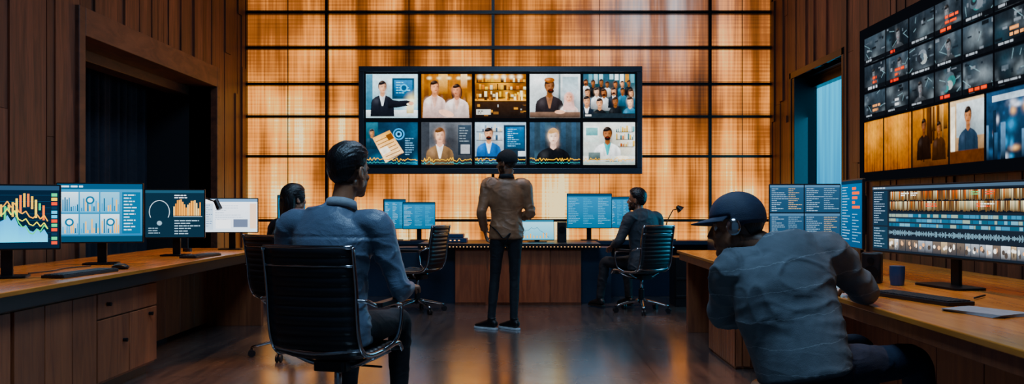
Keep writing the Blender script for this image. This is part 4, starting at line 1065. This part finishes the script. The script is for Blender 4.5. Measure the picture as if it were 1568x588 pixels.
LEAN=dict(pelvis=(-.12,0,.55),chest=(-.17,.06,.80),neck=(-.225,.16,.99),head=(-.32,.20,1.06),shL=(-.355,.10,.90),shR=(.03,.12,.965),
 elL=(-.37,.26,.70),elR=(.20,.18,.80),wrL=(-.18,.40,.64),wrR=(.27,.43,.79),hipL=(-.17,.075,.535),hipR=(-.07,-.075,.535),
 knL=(.25,.33,.53),knR=(.36,.08,.53),anL=(.32,.36,.085),anR=(.46,.12,.085),ftL=(.9,.3,0),ftR=(.9,.2,0))
human('leaning_man',(1.20,3.12,0),0,LEAN,dict(top=knit,legs=fabric('navy_jeans',C('1a2438'),.8),shoe=darkshoe),C('8a5c42'),'cap',(66,-8,6),1.0,1.18,capmat=capm,fold=(.011,(1.6,1.6,7)),headk=1.07,seed=9,extra='sweater',headset=True,waist=1.12,collar=False,vox=.008)
# ------------------------------------------------------------------ lights
def area(name,loc,rot,size,en,col,sy=None):
    l=bpy.data.lights.new(name,'AREA'); l.energy=en; l.color=col; l.size=size
    if sy: l.shape='RECTANGLE'; l.size_y=sy
    o=bpy.data.objects.new(name,l); scene.collection.objects.link(o); o.location=loc; o.rotation_euler=[rad(r) for r in rot]; return o
def spot(name,loc,tgt,en,col,ang=60,r=.08):
    l=bpy.data.lights.new(name,'SPOT'); l.energy=en; l.color=col; l.spot_size=rad(ang); l.spot_blend=.6; l.shadow_soft_size=r
    o=bpy.data.objects.new(name,l); scene.collection.objects.link(o); o.location=loc
    o.rotation_euler=(Vector(tgt)-Vector(loc)).to_track_quat('-Z','Y').to_euler(); return o
area('cool_fill',(0,2.3,5.1),(0,0,0),1.8,185,(.40,.68,1.0),1.4)  # added cool overhead fill, no ceiling panel is modelled
area('cool_fill_rear',(0,7.0,5.1),(0,0,0),2,105,(.5,.72,1.0),2)  # second added cool fill further back, also without a fixture
for y_ in (3.6,5.2,6.4,7.5): spot('desk_fill_spot',(-2.75,y_,5.0),(-2.78,y_,.7),310,(1,.50,.16),24)  # warm spots added to make the desktop glow, no fixtures
for y_ in (3.2,4.4,5.6,6.9): spot('desk_fill_spot',(1.95,y_,5.0),(1.9,y_,.7),260,(1,.50,.16),24)  # same added warm spots above the other desk
spot('floor_fill_spot',(-1.85,5.3,5.0),(-1.95,5.5,0),900,(1,.38,.12),16); spot('floor_fill_spot',(1.05,5.3,5.0),(1.1,5.4,0),800,(1,.38,.12),14)  # spots added to throw orange patches on the floor, no fixtures
spot('floor_fill_spot',(-.1,7.8,5.0),(-.1,8.8,0.3),260,(1,.6,.35),44)  # unseen warm spot towards the floor before the console
for y_ in (2.5,5.0,8.5): 
    spot('wall_fill_spot',(LX+.8,y_,4.9),(LX,y_,2.2),50,(1,.6,.42),80)  # unseen warm spots aimed at both side walls, no fixtures
    spot('wall_fill_spot',(RX-.8,y_,4.9),(RX,y_,2.2),42,(1,.6,.42),80)
area('door_glow',(RX+.15,9.3,1.5),(0,90,0),1.5,45,(.1,.65,1.0),1.8)
w=bpy.data.worlds.new('world'); scene.world=w; w.use_nodes=True
w.node_tree.nodes['Background'].inputs[0].default_value=(.08,.16,.28,1); w.node_tree.nodes['Background'].inputs[1].default_value=.42
cam=bpy.data.cameras.new('camera'); cam.lens=36*1231/1568; cam.sensor_width=36; cam.shift_x=-16/1568; cam.shift_y=21/1568; cam.clip_start=.05
co=bpy.data.objects.new('camera',cam); scene.collection.objects.link(co); co.location=(0,0,1.15); co.rotation_euler=(rad(90),0,0); scene.camera=co
